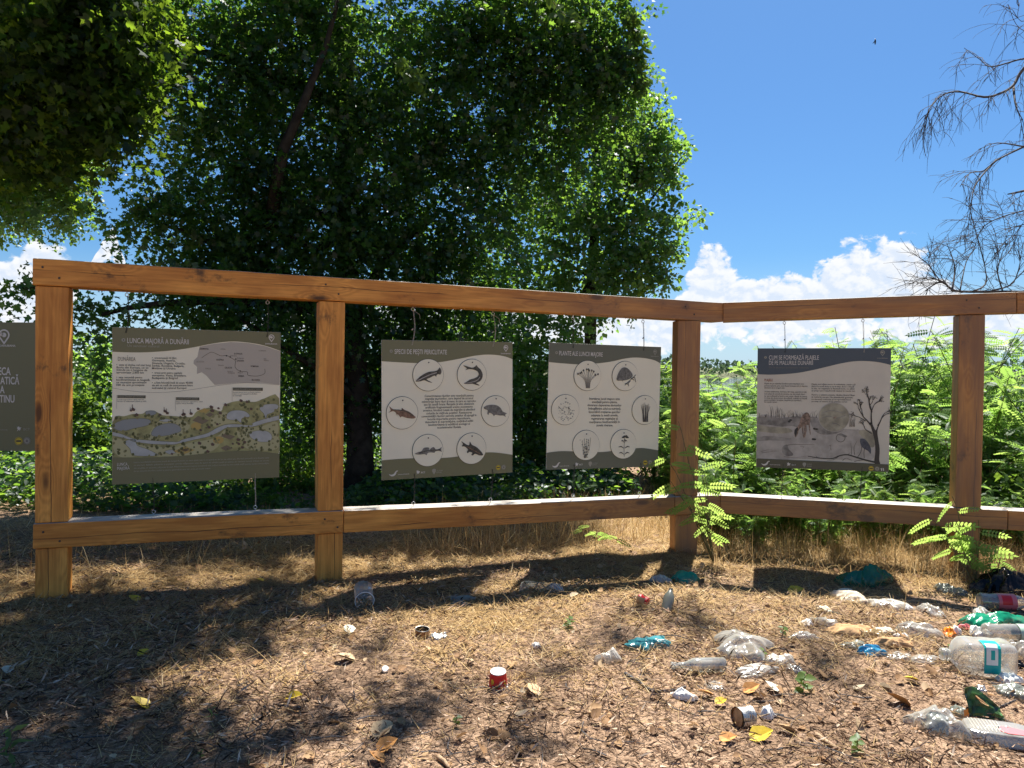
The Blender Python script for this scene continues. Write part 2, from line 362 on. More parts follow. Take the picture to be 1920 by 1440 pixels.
# ------------------------------------------------------------------ wooden display frame
M = MATS
YAW1, YAW2 = math.atan(0.396), math.atan(-0.258)
frame = empty('display_frame', (1.5, 6.1, 0.0))
tag(frame, 'long bent timber frame of square posts, top beam and low rail holding the hanging signs', 'display frame')
def timber(name, o, a, n, L, D, W, mats, bev=0.006, grey_top=False):
    """box of length L along a; o = start of its front centre line, n = depth direction (away from the path)"""
    a = Vector(a).normalized(); n = (Vector(n)-a*Vector(n).dot(a)).normalized(); c = a.cross(n)
    # sawn timber: slightly uneven faces, a little warp along the length
    mb = MB(); ns = max(4, int(L/.16)); r = random.Random(int(L*1000)+len(frame.children)); w1, w2 = r.uniform(-.004, .004), r.uniform(-.003, .003); V = []
    for i in range(ns+1):
        t = i/ns; wy, wz = w1*math.sin(math.pi*t), w2*math.sin(math.pi*t); j = lambda: r.uniform(-.0011, .0011)
        V += [(L*t, wy+j(), -W/2+wz+j()), (L*t, D+wy+j(), -W/2+wz+j()), (L*t, D+wy+j(), W/2+wz+j()), (L*t, wy+j(), W/2+wz+j())]
    mb.add(V, [(0, 3, 2, 1), tuple(4*ns+k for k in (0, 1, 2, 3))])
    for i in range(ns):
        for k in range(4):
            b = i*4; mb.add([], []); mb.f.append((b+k, b+(k+1) % 4, b+4+(k+1) % 4, b+4+k)); mb.mi.append(1 if (grey_top and k == 2) else 0)
    ob = mb.build(name, mats, frame, bevel=bev)
    R = Matrix((a, n, c)).transposed().to_4x4()
    ob.matrix_local = Matrix.Translation(Vector(o)-frame.location) @ R
    return ob
def fdir(y): return Vector((math.cos(y), math.sin(y), 0)), Vector((-math.sin(y), math.cos(y), 0))
D1, N1 = fdir(YAW1); D2, N2 = fdir(YAW2)
F1, F2, F3 = Vector((-2.74, 4.437, 0)), Vector((-1.22, 5.04, 0)), Vector((1.437, 6.09, 0))
FC, F4 = Vector((1.729, 6.207, 0)), Vector((3.527, 5.743, 0)); F5 = FC+D2*4.9
BH, RH, BD = 0.158, 0.150, 0.165
def topz1(p): return 2.087-0.058*((p-F1).length/(FC-F1).length)
def railz1(p): return 0.518-0.088*((p-F1).length/(FC-F1).length)
def topz2(p): return 2.029+0.043*((p-FC).length/(F4-FC).length)
def railz2(p): return 0.430-0.010*((p-FC).length/(F4-FC).length)
st, wn, gr = M['pine_stain'], M['pine_stain'], M['pine_grey']
def beam(name, p, q, zf, h, mats, n, ext0=0.0, ext1=0.0, prd=0.0):
    a = Vector((q.x, q.y, zf(q)-h/2)); b = Vector((p.x, p.y, zf(p)-h/2)); d = (a-b).normalized()
    return timber(name, b-d*ext0-n*prd, d, n, (a-b).length+ext0+ext1, BD, h, mats, grey_top=True)
S1 = F1+D1*2.86
beam('top_beam', F1, FC, topz1, BH, [st, gr], N1, 0.092, 0.022, 0.006)
beam('top_beam', FC, F4+D2*0.30, topz2, BH, [wn, gr], N2, -0.018, -0.002, 0.006)
beam('top_beam', F4+D2*0.30, F5, topz2, BH, [wn, gr], N2, -0.002, 0.0, 0.006)
R2 = F2+D1*0.085; R3 = F3-D1*0.12
beam('bottom_rail', F1, R2, railz1, RH, [st, gr], N1, 0.094, -0.0015, 0.008)
beam('bottom_rail', R2, R3, railz1, RH, [st, gr], N1, -0.0015, -0.0015, 0.008)
beam('bottom_rail', R3, FC, railz1, RH, [wn, gr], N1, -0.0015, 0.02, 0.008)
beam('bottom_rail', FC, F4+D2*0.27, railz2, RH, [wn, gr], N2, -0.016, -0.002, 0.008)
beam('bottom_rail', F4+D2*0.27, F5, railz2, RH, [wn, gr], N2, -0.002, 0.0, 0.008)
for p, w, tz, rz, n, mm in ((F1, 0.172, topz1, railz1, N1, st), (F2, 0.170, topz1, railz1, N1, st), (F3, 0.190, topz1, railz1, fdir(0.08)[1], wn), (F4, 0.178, topz2, railz2, N2, wn), (F5-D2*0.1, 0.175, topz2, railz2, N2, wn)):
    b = tz(p)-BH-0.003; r = rz(p)+0.002; lean = Vector((0.004, 0, 1))
    timber('post', Vector((p.x, p.y, r))+n*0.004, lean, n, b-r, 0.158, w, [mm])
    g = float(hgt(p.x, p.y))-0.25; f = rz(p)-RH-0.003
    timber('post_foot', Vector((p.x, p.y, g))+n*0.004, Vector((0, 0, 1)), n, f-g, 0.158, w*0.985, [mm])
# screws countersunk in the joints
def screw(p):
    mb = MB(); mb.lathe([(0.007, 0), (0.007, 0.002), (0.004, 0.003)], 8)
    mb.build('screw', M['screw'], frame, rot=(math.pi/2, 0, 0), loc=Vector(p)-frame.location)
for p, tz, rz, nn, dd in ((F1, topz1, railz1, N1, D1), (F2, topz1, railz1, N1, D1), (F3, topz1, railz1, N1, D1), (F4, topz2, railz2, N2, D2)):
    for s, k in ((-0.04, 0.05), (0.045, 0.11)):
        q = p+dd*s-nn*0.0075; screw((q.x, q.y, tz(p)-k))
        q = p+dd*s-nn*0.0095; screw((q.x, q.y, rz(p)-k))

# ------------------------------------------------------------------ information boards
_tc = bpy.data.curves.new('lettering_source', 'FONT'); _to = bpy.data.objects.new('lettering_source', _tc); _tcache = {}
def text_polys(s, bold=0.0, spacing=1.0, res=2):
    k = (s, bold, spacing, res)
    if k not in _tcache:
        _tc.body = s; _tc.size = 1.0; _tc.resolution_u = res; _tc.offset = bold; _tc.space_character = spacing
        me = bpy.data.meshes.new_from_object(_to)
        v = np.array([q.co[:2] for q in me.vertices]).reshape(-1, 2); f = [tuple(p.vertices) for p in me.polygons]
        bpy.data.meshes.remove(me); _tcache[k] = (v, f)
    return _tcache[k]
def smooth_pts(pts, n=6):
    P = [np.array(p, float) for p in pts]; out = []
    for i in range(len(P)-1):
        a, b, c, d = P[max(i-1, 0)], P[i], P[i+1], P[min(i+2, len(P)-1)]
        for k in range(n):
            t = k/n; out.append(0.5*((2*b)+(c-a)*t+(2*a-5*b+4*c-d)*t*t+(3*b-a-3*c+d)*t**3))
    out.append(P[-1]); return out
def closed(pts, n=5):
    P = [np.array(p, float) for p in pts]; N = len(P); out = []
    for i in range(N):
        a, b, c, d = P[i-1], P[i], P[(i+1) % N], P[(i+2) % N]
        for k in range(n):
            t = k/n; out.append(0.5*((2*b)+(c-a)*t+(2*a-5*b+4*c-d)*t*t+(3*b-a-3*c+d)*t**3))
    return out
from mathutils.geometry import tessellate_polygon
TH = 0.004
class Sign:
    def __init__(s, name, label, M4, W, H, corners, face='board_face'):
        s.root = empty(name); s.root.matrix_world = M4; tag(s.root, label, 'information sign'); s.W, s.H = W, H; s.parts = {}; s.order = []
        mb = MB(); mb.box(-W/2, W/2, -TH/2, TH/2, -H/2, H/2); mb.mi = [0, 1, 0, 0, 0, 0][:1]*0+[1, 0, 1, 1, 1, 1]
        o = mb.build('panel', [M[face], M['board_edge']], s.root, bevel=0.0008)
        if corners:
            A = []; B = []
            for (x, y), (X, Z) in zip(corners, ((-W/2, H/2), (W/2, H/2), (W/2, -H/2), (-W/2, -H/2))):
                A += [[x, y, 1, 0, 0, 0, -X*x, -X*y], [0, 0, 0, x, y, 1, -Z*x, -Z*y]]; B += [X, Z]
            s.h = np.append(np.linalg.solve(np.array(A, float), np.array(B, float)), 1).reshape(3, 3)
    def pt(s, p):
        q = s.h @ np.array([p[0], p[1], 1.0]); return q[:2]/q[2]
    def raw(s, part, m, xz, faces, layer):
        k = (part, m, layer)
        if k not in s.parts: s.parts[k] = MB()
        y = -(TH/2+0.0009+0.0006*layer)
        s.parts[k].add([(a, y, b) for a, b in xz], faces)
    def poly(s, part, m, pts, layer, local=False):
        q = [tuple(p) if local else tuple(s.pt(p)) for p in pts]
        q = [(min(max(a, -s.W/2+.0005), s.W/2-.0005), min(max(b, -s.H/2+.0005), s.H/2-.0005)) for a, b in q]
        tr = tessellate_polygon([[Vector((a, b, 0)) for a, b in q]])
        tr = [t if ((q[t[1]][0]-q[t[0]][0])*(q[t[2]][1]-q[t[0]][1])-(q[t[1]][1]-q[t[0]][1])*(q[t[2]][0]-q[t[0]][0])) > 0 else t[::-1] for t in tr]
        s.raw(part, m, q, [tuple(t) for t in tr], layer)
    def blob(s, part, m, pts, layer, n=5): s.poly(part, m, closed(pts, n), layer)
    def disc(s, part, m, c, r, layer, n=24, sy=1.0, a0=0.0):
        c = s.pt(c); s.poly(part, m, [(c[0]+r*math.cos(a0+2*math.pi*k/n), c[1]+r*sy*math.sin(a0+2*math.pi*k/n)) for k in range(n)], layer, True)
    def ring(s, part, m, c, r0, r1, layer, n=28, local=False):
        c = c if local else s.pt(c); v = []; f = []
        for k in range(n):
            a = 2*math.pi*k/n; v += [(c[0]+r0*math.cos(a), c[1]+r0*math.sin(a)), (c[0]+r1*math.cos(a), c[1]+r1*math.sin(a))]
            j = (k+1) % n; f.append((2*k, 2*k+1, 2*j+1, 2*j))
        s.raw(part, m, v, f, layer)
    def line(s, part, m, pts, w, layer, sm=4, w1=None):
        P = [s.pt(p) for p in (smooth_pts(pts, sm) if len(pts) > 2 else pts)]; n = len(P); v = []; f = []
        for i, p in enumerate(P):
            d = P[min(i+1, n-1)]-P[max(i-1, 0)]; d = d/max(np.linalg.norm(d), 1e-9); q = np.array([-d[1], d[0]])
            ww = w if w1 is None else w+(w1-w)*i/(n-1)
            v += [tuple(p+q*ww/2), tuple(p-q*ww/2)]
            if i: f.append((2*i-2, 2*i-1, 2*i+1, 2*i))
        s.raw(part, m, v, f, layer)
    def text(s, part, m, t, p, h, layer, width=None, align='L', bold=0.0, local=False, sx=1.0, res=2):
        """h = cap height and width in the units of the coordinates given"""
        v, f = text_polys(t, bold, 1.0, res)
        if len(v) == 0: return
        o = np.array(p, float) if local else s.pt(p)
        k = h if local else abs(s.pt((p[0], p[1]-h))[1]-o[1])
        sz = k/0.69; x0, x1 = v[:, 0].min(), v[:, 0].max()
        if width:
            wl = width if local else abs(s.pt((p[0]+width, p[1]))[0]-o[0]); sx = wl/((x1-x0)*sz)
        X = (v[:, 0]-x0)*sz*sx; tw = (x1-x0)*sz*sx
        X = X-(tw/2 if align == 'C' else tw if align == 'R' else 0)+o[0]
        s.raw(part, m, list(zip(X, v[:, 1]*sz+o[1])), f, layer)
    def done(s):
        for (part, m, layer), mb in s.parts.items():
            o = mb.build(part, M[m], s.root)
            if part not in ('header_band', 'footer_band', 'drawing_circle'): o['kind'] = 'stuff'   # print too small to pick apart

LW = 0.0022
def pin_logo(s, c, k, layer=3, m='white_print', local=False):
    c = np.array(c, float) if local else s.pt(c)
    pts = []
    for i in range(25):
        a = math.radians(-35+250*i/24); pts.append((c[0]+k*math.cos(a), c[1]+k*math.sin(a)*1.02))
    pts.append((c[0], c[1]-k*1.75)); inner = [((x-c[0])*0.74+c[0], (y-c[1])*0.74+c[1]) for x, y in pts]
    N = len(pts); s.raw('emblem', m, pts+inner, [(i, (i+1) % N, N+(i+1) % N, N+i) for i in range(N)], layer)
    s.poly('emblem', m, [(c[0]+k*0.42*math.cos(i*math.pi/7), c[1]+k*0.42*math.sin(i*math.pi/7)) for i in range(14)], layer, True)
    s.poly('emblem', m, [(c[0]-k*.82, c[1]-k*.1), (c[0]-k*.3, c[1]-k*.25), (c[0]-k*.1, c[1]+k*.25), (c[0]-k*.5, c[1]+k*.5)], layer, True)
def bird_logo(s, c, k, layer=3, m='white_print'):
    c = s.pt(c)
    q = [(-1.0, 0.0), (-.75, -.12), (-.45, -.18), (-.1, -.1), (.15, .1), (.35, .42), (.62, .62), (.95, .6), (.85, .45), (.6, .38), (.55, .1), (.35, -.25), (0, -.48), (-.45, -.5), (-.8, -.3)]
    s.poly('sponsor_mark', m, [(c[0]+x*k, c[1]+y*k) for x, y in q], layer, True)
def star_logo(s, c, k, layer=3, m='white_print', local=False):
    c = np.array(c, float) if local else s.pt(c)
    q = [(-.9, .75), (-.35, .55), (-.15, .95), (.1, .45), (.8, .4), (.35, .05), (.6, -.3), (.15, -.2), (.25, -.75), (-.15, -.3), (-.75, -.85), (-.45, -.1), (-.85, .2), (-.5, .3)]
    s.poly('sponsor_mark', m, [(c[0]+x*k, c[1]+y*k) for x, y in q], layer, True)
def shield_logo(s, c, k, layer=3, m='pale_print'):
    c = s.pt(c); q = [(-.6, .7), (-.2, .9), (.2, .9), (.6, .7), (.65, .1), (.4, -.4), (0, -1), (-.4, -.4), (-.65, .1)]
    s.poly('sponsor_mark', m, [(c[0]+x*k, c[1]+y*k) for x, y in q], layer, True)
def badge(s, c, r, m, layer=3, local=False, txt='olive_print'):
    c = np.array(c, float) if local else s.pt(c)
    s.poly('badge', m, [(c[0]+r*math.cos(i*math.pi/12), c[1]+r*math.sin(i*math.pi/12)) for i in range(24)], layer, True)
    s.ring('badge', 'dark_olive_print', c, r*.80, r*.9, layer+1, local=True)
    if m == 'badge_yellow':
        s.poly('badge', 'ink', [(c[0]-r*.62, c[1]-r*.2), (c[0]+r*.62, c[1]-r*.2), (c[0]+r*.62, c[1]+r*.2), (c[0]-r*.62, c[1]+r*.2)], layer+1, True)
        s.text('badge', 'badge_yellow', 'ECO', (c[0], c[1]-r*.13), r*.26, layer+2, align='C', local=True, bold=.02) if False else None
    else:
        s.poly('badge', 'ink_mid', [(c[0]-r*.3, c[1]-r*.35), (c[0]+r*.3, c[1]-r*.35), (c[0]+r*.3, c[1]+r*.1), (c[0], c[1]+r*.42), (c[0]-r*.3, c[1]+r*.1)], layer+1, True)
def flower_icon(s, c, r, m='pale_print'):
    c = s.pt(c); P = []
    for i in range(32): a = 2*math.pi*i/32; rr = r*(0.86+0.14*math.cos(8*a)); P.append((c[0]+rr*math.cos(a), c[1]+rr*math.sin(a)))
    s.poly('emblem', m, P, 2, True)
    s.poly('emblem', 'dark_olive_print', [(c[0]+r*.35*math.cos(i*math.pi/6), c[1]+r*.35*math.sin(i*math.pi/6)) for i in range(12)], 3, True)
def logos(s, bird, t1, star, t2, shield, t3, by, bw, k):
    bird_logo(s, bird, 0.03*k); s.text('sponsor_lettering', 'white_print', 'maimultverde', t1, 11, 3, width=t1[2] if len(t1) > 2 else None)
    star_logo(s, star, 0.016*k); s.text('sponsor_lettering', 'white_print', 'BCT', t2, 14, 3, bold=.02)
    shield_logo(s, shield, 0.019*k); s.text('sponsor_lettering', 'pale_print', 'ALPHA', (t3[0], t3[1]-16), 13, 3); s.text('sponsor_lettering', 'pale_print', 'BANK', t3, 13, 3)
    badge(s, by, 0.0172*k, 'badge_yellow'); badge(s, bw, 0.0158*k, 'pale_print')
def cords(s, ups, downs, seg):
    """cords from holes near the board's edges up to the beam and down to the rail; hooks go on the frame"""
    n, zt, zr = seg; MW = s.root.matrix_world; inv = MW.inverted()
    for part, lst, up in (('upper_cord', ups, True), ('lower_cord', downs, False)):
        for (u, slack, dark, dx) in lst:
            x = (u-0.5)*s.W; z = s.H/2-0.035 if up else -s.H/2+0.035
            w = MW @ Vector((x, 0, z)); F0 = FC if n is N2 else F1
            tgt = Vector((w.x+dx, w.y, 0)); zz = (zt(tgt)-BH) if up else zr(tgt)
            hook = Vector((w.x+dx, w.y+0.02, zz))
            mb = MB(); R = 0.011; c0 = Vector((0, 0, -0.022 if up else 0.022))
            mb.tube([(0, 0, 0), c0*0.5], 0.0025, 6)
            mb.tube([c0+Vector((R*math.sin(a), 0, R*math.cos(a))) for a in [2*math.pi*i/14 for i in range(15)]], 0.0024, 5, cap=False)
            mb.build('eye_hook', M['steel'], frame, smooth=True, loc=hook-frame.location)
            e = inv @ (hook+Vector((0, 0, -0.03 if up else 0.03))); h = Vector((x, -0.004, z))
            mb = MB(); jn = random.Random(int(u*1000))
            for off in (0.0, 0.004):
                P = []
                for i in range(9):
                    t = i/8; q = h.lerp(e, t); sg = math.sin(t*math.pi)*slack
                    P.append(q+Vector((off+sg*0.5+jn.uniform(-.001, .001), -abs(sg)*0.3-(0.004 if off else 0), 0)))
                mb.tube(P, 0.0016, 4)
            kn = h.lerp(e, 0.45); mb.tube([kn+Vector((-.004, 0, -.006)), kn, kn+Vector((.004, 0, .006))], 0.0045, 5)
            if slack > 0.02:
                mb.tube([e, e+Vector((.02, -.01, -.012)), e+Vector((.045, -.015, -.03)), e+Vector((.05, -.01, -.06))], 0.0016, 4)
            mb.build(part, M['cord_dark' if dark else 'cord_pale'], s.root)
            mb = MB(); mb.lathe([(0.0045, -0.0031), (0.0045, 0.0031)], 10)
            mb.build('cord_hole', M['ink' if dark else 'white_print'], s.root, rot=(math.pi/2, 0, 0), loc=(x, 0, z))
def sign_matrix(c, yaw, roll, pit):
    return Matrix.Translation(c) @ Matrix.Rotation(yaw, 4, 'Z') @ Matrix.Rotation(pit, 4, 'X') @ Matrix.Rotation(roll, 4, 'Y')
def para(s, part, m, lines, x, ys, h, layer, widths=None, align='L', bold=0.008):
    for i, (t, y) in enumerate(zip(lines, ys)):
        s.text(part, m, t, (x, y+h/2), h*1.25, layer, width=None if widths is None else (widths[i] if hasattr(widths, '__len__') else widths*len(t)), align=align, bold=bold)

# --- the floodplain board
s = Sign('information_board', 'olive and beige board headed LUNCA MAJORĂ A DUNĂRII with river map and painted floodplain', sign_matrix((-2.0211, 4.8294, 1.2067), .4167, .0033, .0273), 1.0, .98, [(48, 58), (1468, 98), (1450, 1330), (50, 1392)])
wave = smooth_pts([(1467, 258), (1330, 212), (1200, 188), (1050, 178), (900, 195), (750, 225), (600, 250), (450, 265), (300, 273), (150, 272), (49, 268)])
s.poly('map_shading', 'map_land', [(1466, 262)]+[(1330, 216), (1200, 192), (1050, 183), (900, 200), (785, 222), (775, 260), (765, 310), (735, 340), (732, 368), (762, 395), (760, 455), (800, 440), (840, 470), (870, 505), (910, 548), (1000, 540), (1100, 531), (1300, 529), (1456, 546)], 0)
s.poly('header_band', 'olive_print', [(48, 58), (1468, 98)]+wave, 1)
flower_icon(s, (143, 168), 0.0125)
s.text('title_lettering', 'white_print', 'LUNCA MAJORĂ A DUNĂRII', (175, 193), 43, 2, width=517, bold=.004, res=3)
s.text('subtitle_lettering', 'pale_print', 'Un sanctuar natural', (175, 226), 22, 2, width=268)
pin_logo(s, (1390, 142), 0.0185); s.text('emblem_lettering', 'white_print', 'DANUBIANA', (1388, 203), 11, 2, width=102, align='C', bold=.02)
s.text('heading_lettering', 'ink_mid', 'DUNĂREA', (97, 345), 34, 2, width=148)
para(s, 'body_lettering', 'ink', ['•  este al doilea cel mai lung', '    fluviu din Europa, ce se', '    întinde pe o lungime de', '    aproximativ 2.850 km'], 84, (380, 402, 423, 445), 13, 2, 9.6)
para(s, 'body_lettering', 'ink', ['•  este renumită pentru', '    biodiversitatea sa bogată,', '    ce reunește aproximativ', '    100 de arii protejate'], 84, (486, 507, 529, 551), 13, 2, 9.4)
para(s, 'body_lettering', 'ink', ['•  traversează 10 țări:', '    Germania, Austria,', '    Slovacia, Ungaria, Croația,', '    Serbia, România, Bulgaria,', '    Moldova și Ucraina'], 383, (320, 342, 365, 387, 409), 13, 2, 9.0)
para(s, 'body_lettering', 'ink', ['•  trece prin patru capitale', '    europene: Viena, Bratislava,', '    Budapesta și Belgrad'], 383, (447, 469, 491), 13, 2, 9.0)
para(s, 'body_lettering', 'ink', ['•  a fost folosită încă de acum 40.000', '    de ani ca rută de comunicare între', '    sud-estul și centrul Europei'], 383, (531, 553, 576), 13, 2, 9.0)
s.line('map_lines', 'ink', [(800, 318), (850, 285), (890, 270), (960, 300), (1010, 298), (1060, 325), (1085, 345), (1082, 395), (1120, 430), (1185, 438), (1190, 465), (1270, 472), (1330, 450), (1332, 410)], .0022, 2)
for x, y in ((1010, 300), (1040, 310), (1088, 328), (1125, 430)): s.disc('map_lines', 'ink', (x, y), .0045, 2, 10)
for t, x, y, w, b in (('GERMANIA', 820, 248, 78, 1), ('CEHIA', 980, 249, 42, 0), ('SLOVACIA', 1108, 289, 70, 1), ('AUSTRIA', 955, 341, 64, 1), ('UNGARIA', 1127, 349, 62, 1), ('ROMÂNIA', 1247, 396, 66, 1), ('CROAȚIA', 1025, 409, 62, 1), ('SERBIA', 1133, 479, 50, 1), ('BULGARIA', 1257, 512, 70, 1), ('UCRAINA', 1313, 262, 62, 0), ('ELVEȚIA', 790, 357, 62, 0), ('ITALIA', 855, 416, 46, 0), ('Slovenia', 962, 386, 46, 0), ('Bosnia și', 1040, 438, 44, 0), ('Herțegovina', 1050, 451, 60, 0), ('Bratislava', 1070, 305, 52, 0), ('Budapesta', 1128, 325, 58, 0), ('Belgrad', 1125, 448, 40, 0), ('MD', 1335, 332, 20, 0), ('Moldova', 1346, 345, 42, 0)):
    s.text('map_lettering', 'ink' if b else 'ink_mid', t, (x, y), 14 if b else 11, 2, width=w, align='C', bold=.012 if b else 0)
s.line('map_lines', 'ink_mid', [(52, 575), (200, 600), (400, 614), (600, 604), (800, 575), (1000, 545), (1200, 530), (1452, 548)], .0016, 1)
for x0, x1, y0, y1, t, sub in ((93, 330, 636, 661, 'Lunca Dunării pe vremuri', ['Luncile largi preluau apele mari ale', 'fluviului și adăposteau păduri și bălți']), (585, 780, 653, 678, 'Lunca Dunării astăzi', ['Diguri și terenuri agricole au redus', 'spațiul lăsat fluviului']), (1062, 1315, 570, 596, 'Lunca Dunării pentru viitor', ['Reconectarea luncii cu fluviul readuce', 'natura și protejează localitățile', 'de inundații'])):
    s.poly('caption_bar', 'dark_olive_print', [(x0, y0), (x1, y0+2), (x1, y1+2), (x0, y1)], 1)
    s.text('caption_lettering', 'pale_print', t, (x0+8, y1-6), 15, 2, width=x1-x0-22)
    for i, q in enumerate(sub): s.text('caption_lettering', 'ink', q, (x0, y1+18+i*15), 10, 2, width=min(len(q)*6.2, 300))
    s.line('map_lines', 'ink_mid', [(x0-6, y0), (x0-6, y1+90)], .0012, 1)
# painted floodplain
land = [(52, 865), (90, 812), (150, 815), (220, 795), (300, 795), (340, 772), (420, 778), (470, 805), (560, 812), (640, 818), (720, 818), (760, 772), (860, 742), (960, 772), (985, 722), (1060, 692), (1130, 684), (1250, 692), (1330, 662), (1452, 660), (1450, 1122), (1300, 1112), (1150, 1108), (1000, 1116), (850, 1134), (700, 1152), (500, 1162), (300, 1166), (52, 1164)]
s.poly('painting_ground', 'art_green', smooth_pts(land+[land[0]], 3)[:-1], 1)
for P_ in ([(60, 1000), (300, 1060), (560, 1075), (700, 1040), (900, 1000), (1000, 930), (900, 1100), (600, 1150), (300, 1150), (100, 1150)], [(400, 990), (560, 980), (640, 960), (700, 900), (640, 850), (450, 850), (350, 1000), (420, 1020)], [(880, 830), (1000, 780), (1100, 860), (1000, 880), (900, 900)], [(1100, 930), (1300, 900), (1430, 860), (1440, 960), (1430, 1090), (1200, 1095), (1130, 1020)]):
    s.blob('painting_ground', 'art_green_pale', P_, 2)
river = [(52, 945), (130, 965), (220, 1000), (330, 1015), (580, 1030), (640, 1010), (760, 980), (850, 955), (930, 910), (1000, 885), (1100, 880), (1220, 890), (1230, 870), (1330, 835), (1449, 805)]
river2 = [(1449, 845), (1340, 870), (1230, 902), (1100, 906), (1010, 912), (950, 945), (860, 985), (740, 1012), (600, 1046), (560, 1053), (400, 1050), (250, 1032), (160, 1002), (52, 978)]
s.poly('painting_water', 'art_water', smooth_pts(river, 4)+smooth_pts(river2, 4), 3)
s.line('painting_ink', 'art_tree', river, .002, 4); s.line('painting_ink', 'art_tree', river2, .002, 4)
ponds = [('art_water_dark', [(60, 885), (150, 842), (300, 832), (370, 850), (350, 890), (240, 915), (140, 940), (70, 920)]), ('art_water_dark', [(390, 930), (440, 890), (540, 872), (610, 895), (625, 940), (560, 965), (450, 985), (380, 975)]),
         ('art_water', [(165, 1020), (240, 1010), (260, 1060), (340, 1090), (420, 1130), (415, 1148), (230, 1145), (200, 1090), (160, 1050)]), ('art_water', [(1010, 800), (1060, 765), (1160, 770), (1205, 815), (1140, 830), (1130, 872), (1100, 850), (1020, 840)]),
         ('art_water', [(1285, 750), (1330, 715), (1420, 710), (1447, 735), (1400, 780), (1350, 800), (1342, 838), (1320, 790)]), ('art_water', [(1200, 960), (1260, 935), (1350, 940), (1390, 980), (1370, 1025), (1290, 1030), (1220, 1000)]),
         ('art_water_dark', [(332, 772), (400, 768), (420, 790), (380, 808), (335, 800)]), ('art_water', [(440, 848), (500, 835), (550, 848), (500, 862)]), ('art_water', [(490, 1110), (550, 1098), (580, 1120), (530, 1135)])]
for m_, P_ in ponds: s.blob('painting_water', m_, P_, 3); s.line('painting_ink', 'art_tree', closed(P_, 2)+[P_[0]], .0018, 4, sm=2)
for m_, P_ in (('art_brown', [(720, 850), (770, 810), (862, 850), (805, 882)]), ('art_brown', [(958, 982), (1000, 955), (1082, 985), (1040, 1012)]), ('art_brown', [(955, 1082), (1010, 1058), (1062, 1085), (1000, 1106)]), ('art_ochre', [(770, 775), (820, 745), (870, 760), (830, 790)]), ('art_ochre', [(560, 1112), (660, 1065), (742, 1100), (650, 1136)]), ('art_brown', [(625, 1100), (662, 1082), (700, 1098), (660, 1115)]), ('art_brown', [(830, 800), (870, 780), (905, 800), (868, 822)]), ('art_tree_light', [(1090, 930), (1120, 915), (1160, 935), (1130, 955)])):
    s.poly('painting_fields', m_, P_, 3)
s.disc('painting_fields', 'art_ochre', (755, 897), .033, 2.5, 18, .75); s.disc('painting_fields', 'art_ochre', (940, 1015), .033, 2.5, 18, .75)
rr = random.Random(5)
def inside(p, poly):
    x, y = p; c = False
    for i in range(len(poly)):
        (x0, y0), (x1, y1) = poly[i-1], poly[i]
        if (y0 > y) != (y1 > y) and x < (x1-x0)*(y-y0)/(y1-y0)+x0: c = not c
    return c
wet = [river+river2]+[p for _, p in ponds]
cnt = 0
while cnt < 330:
    p = (rr.uniform(55, 1445), rr.uniform(670, 1150))
    if not inside(p, land) or any(inside((p[0], p[1]+4), w) for w in wet) or (700 < p[0] < 1090 and rr.random() < .55): continue
    r = rr.uniform(.0045, .0095); s.disc('painting_trees', rr.choice(['art_tree', 'art_tree', 'art_tree_light']), p, r, 5, 7, 1.15, rr.random()); cnt += 1
for (x, y) in [(205, 765), (225, 755), (255, 800), (490, 770), (510, 785), (650, 795), (710, 790), (770, 750), (640, 800), (880, 735), (890, 765), (940, 745), (955, 785), (1130, 680), (1180, 690), (1000, 715), (930, 880), (1105, 1010), (1110, 1045), (1140, 1075), (1060, 1045), (890, 1050), (780, 1040), (850, 1110), (790, 930), (860, 905), (550, 1130), (1160, 1030), (450, 800), (1215, 750)]:
    k = rr.uniform(11, 19)
    s.poly('painting_houses', 'art_house', [(x-k, y), (x-k*.2, y-k*.8), (x+k, y-k*.1), (x+k*.8, y+k*.35), (x+k*.7, y+k*.8), (x-k*.6, y+k*.7), (x-k*.6, y+k*.1)], 6)
    if y < 800 and x < 730: s.poly('painting_houses', 'art_house', [(x-k*.5, y), (x-k*.5, y-k*2.2), (x-k*.2, y-k*2.2), (x-k*.2, y)], 6)
foot = smooth_pts([(52, 1160), (200, 1163), (400, 1160), (600, 1150), (800, 1132), (1000, 1112), (1150, 1105), (1300, 1112), (1453, 1130)])
s.poly('footer_band', 'olive_print', foot+[(1450, 1330), (50, 1392)], 7)
s.text('heading_lettering', 'white_print', 'LUNCA', (93, 1232), 25, 8, width=86, bold=.0); s.text('heading_lettering', 'white_print', 'MAJORĂ', (93, 1266), 25, 8, width=103)
for i, t in enumerate(['Lunca inundabilă este zona joasă din lungul fluviului pe care apele mari o acoperă an de an; ea reține apa, filtrează poluanții și hrănește solul', 'cu aluviuni. Bălțile, pădurile și pajiștile umede adăpostesc sute de specii de păsări, pești și plante, iar oamenii locului trăiesc de secole', 'din bogăția ei: pescuit, pășunat și stuf. Păstrarea luncii majore înseamnă mai puține inundații și mai multă viață pentru toate comunitățile', 'de pe malurile Dunării, astăzi și pentru generațiile care vor urma pe aceste maluri']):
    s.text('body_lettering', 'pale_print', t, (232, 1208+i*25), 12, 8, width=1130 if i < 3 else 640, bold=.004)
logos(s, (175, 1338), (212, 1352, 128), (452, 1330), (470, 1338), (607, 1322), (637, 1338), (1302, 1290), (1357, 1288), 1.0)
s.done(); cords(s, [(0.072, .03, 1, 0.0), (0.91, .01, 1, 0.0)], [(0.225, .004, 1, 0.0), (0.84, .003, 0, 0.0)], (N1, topz1, railz1))

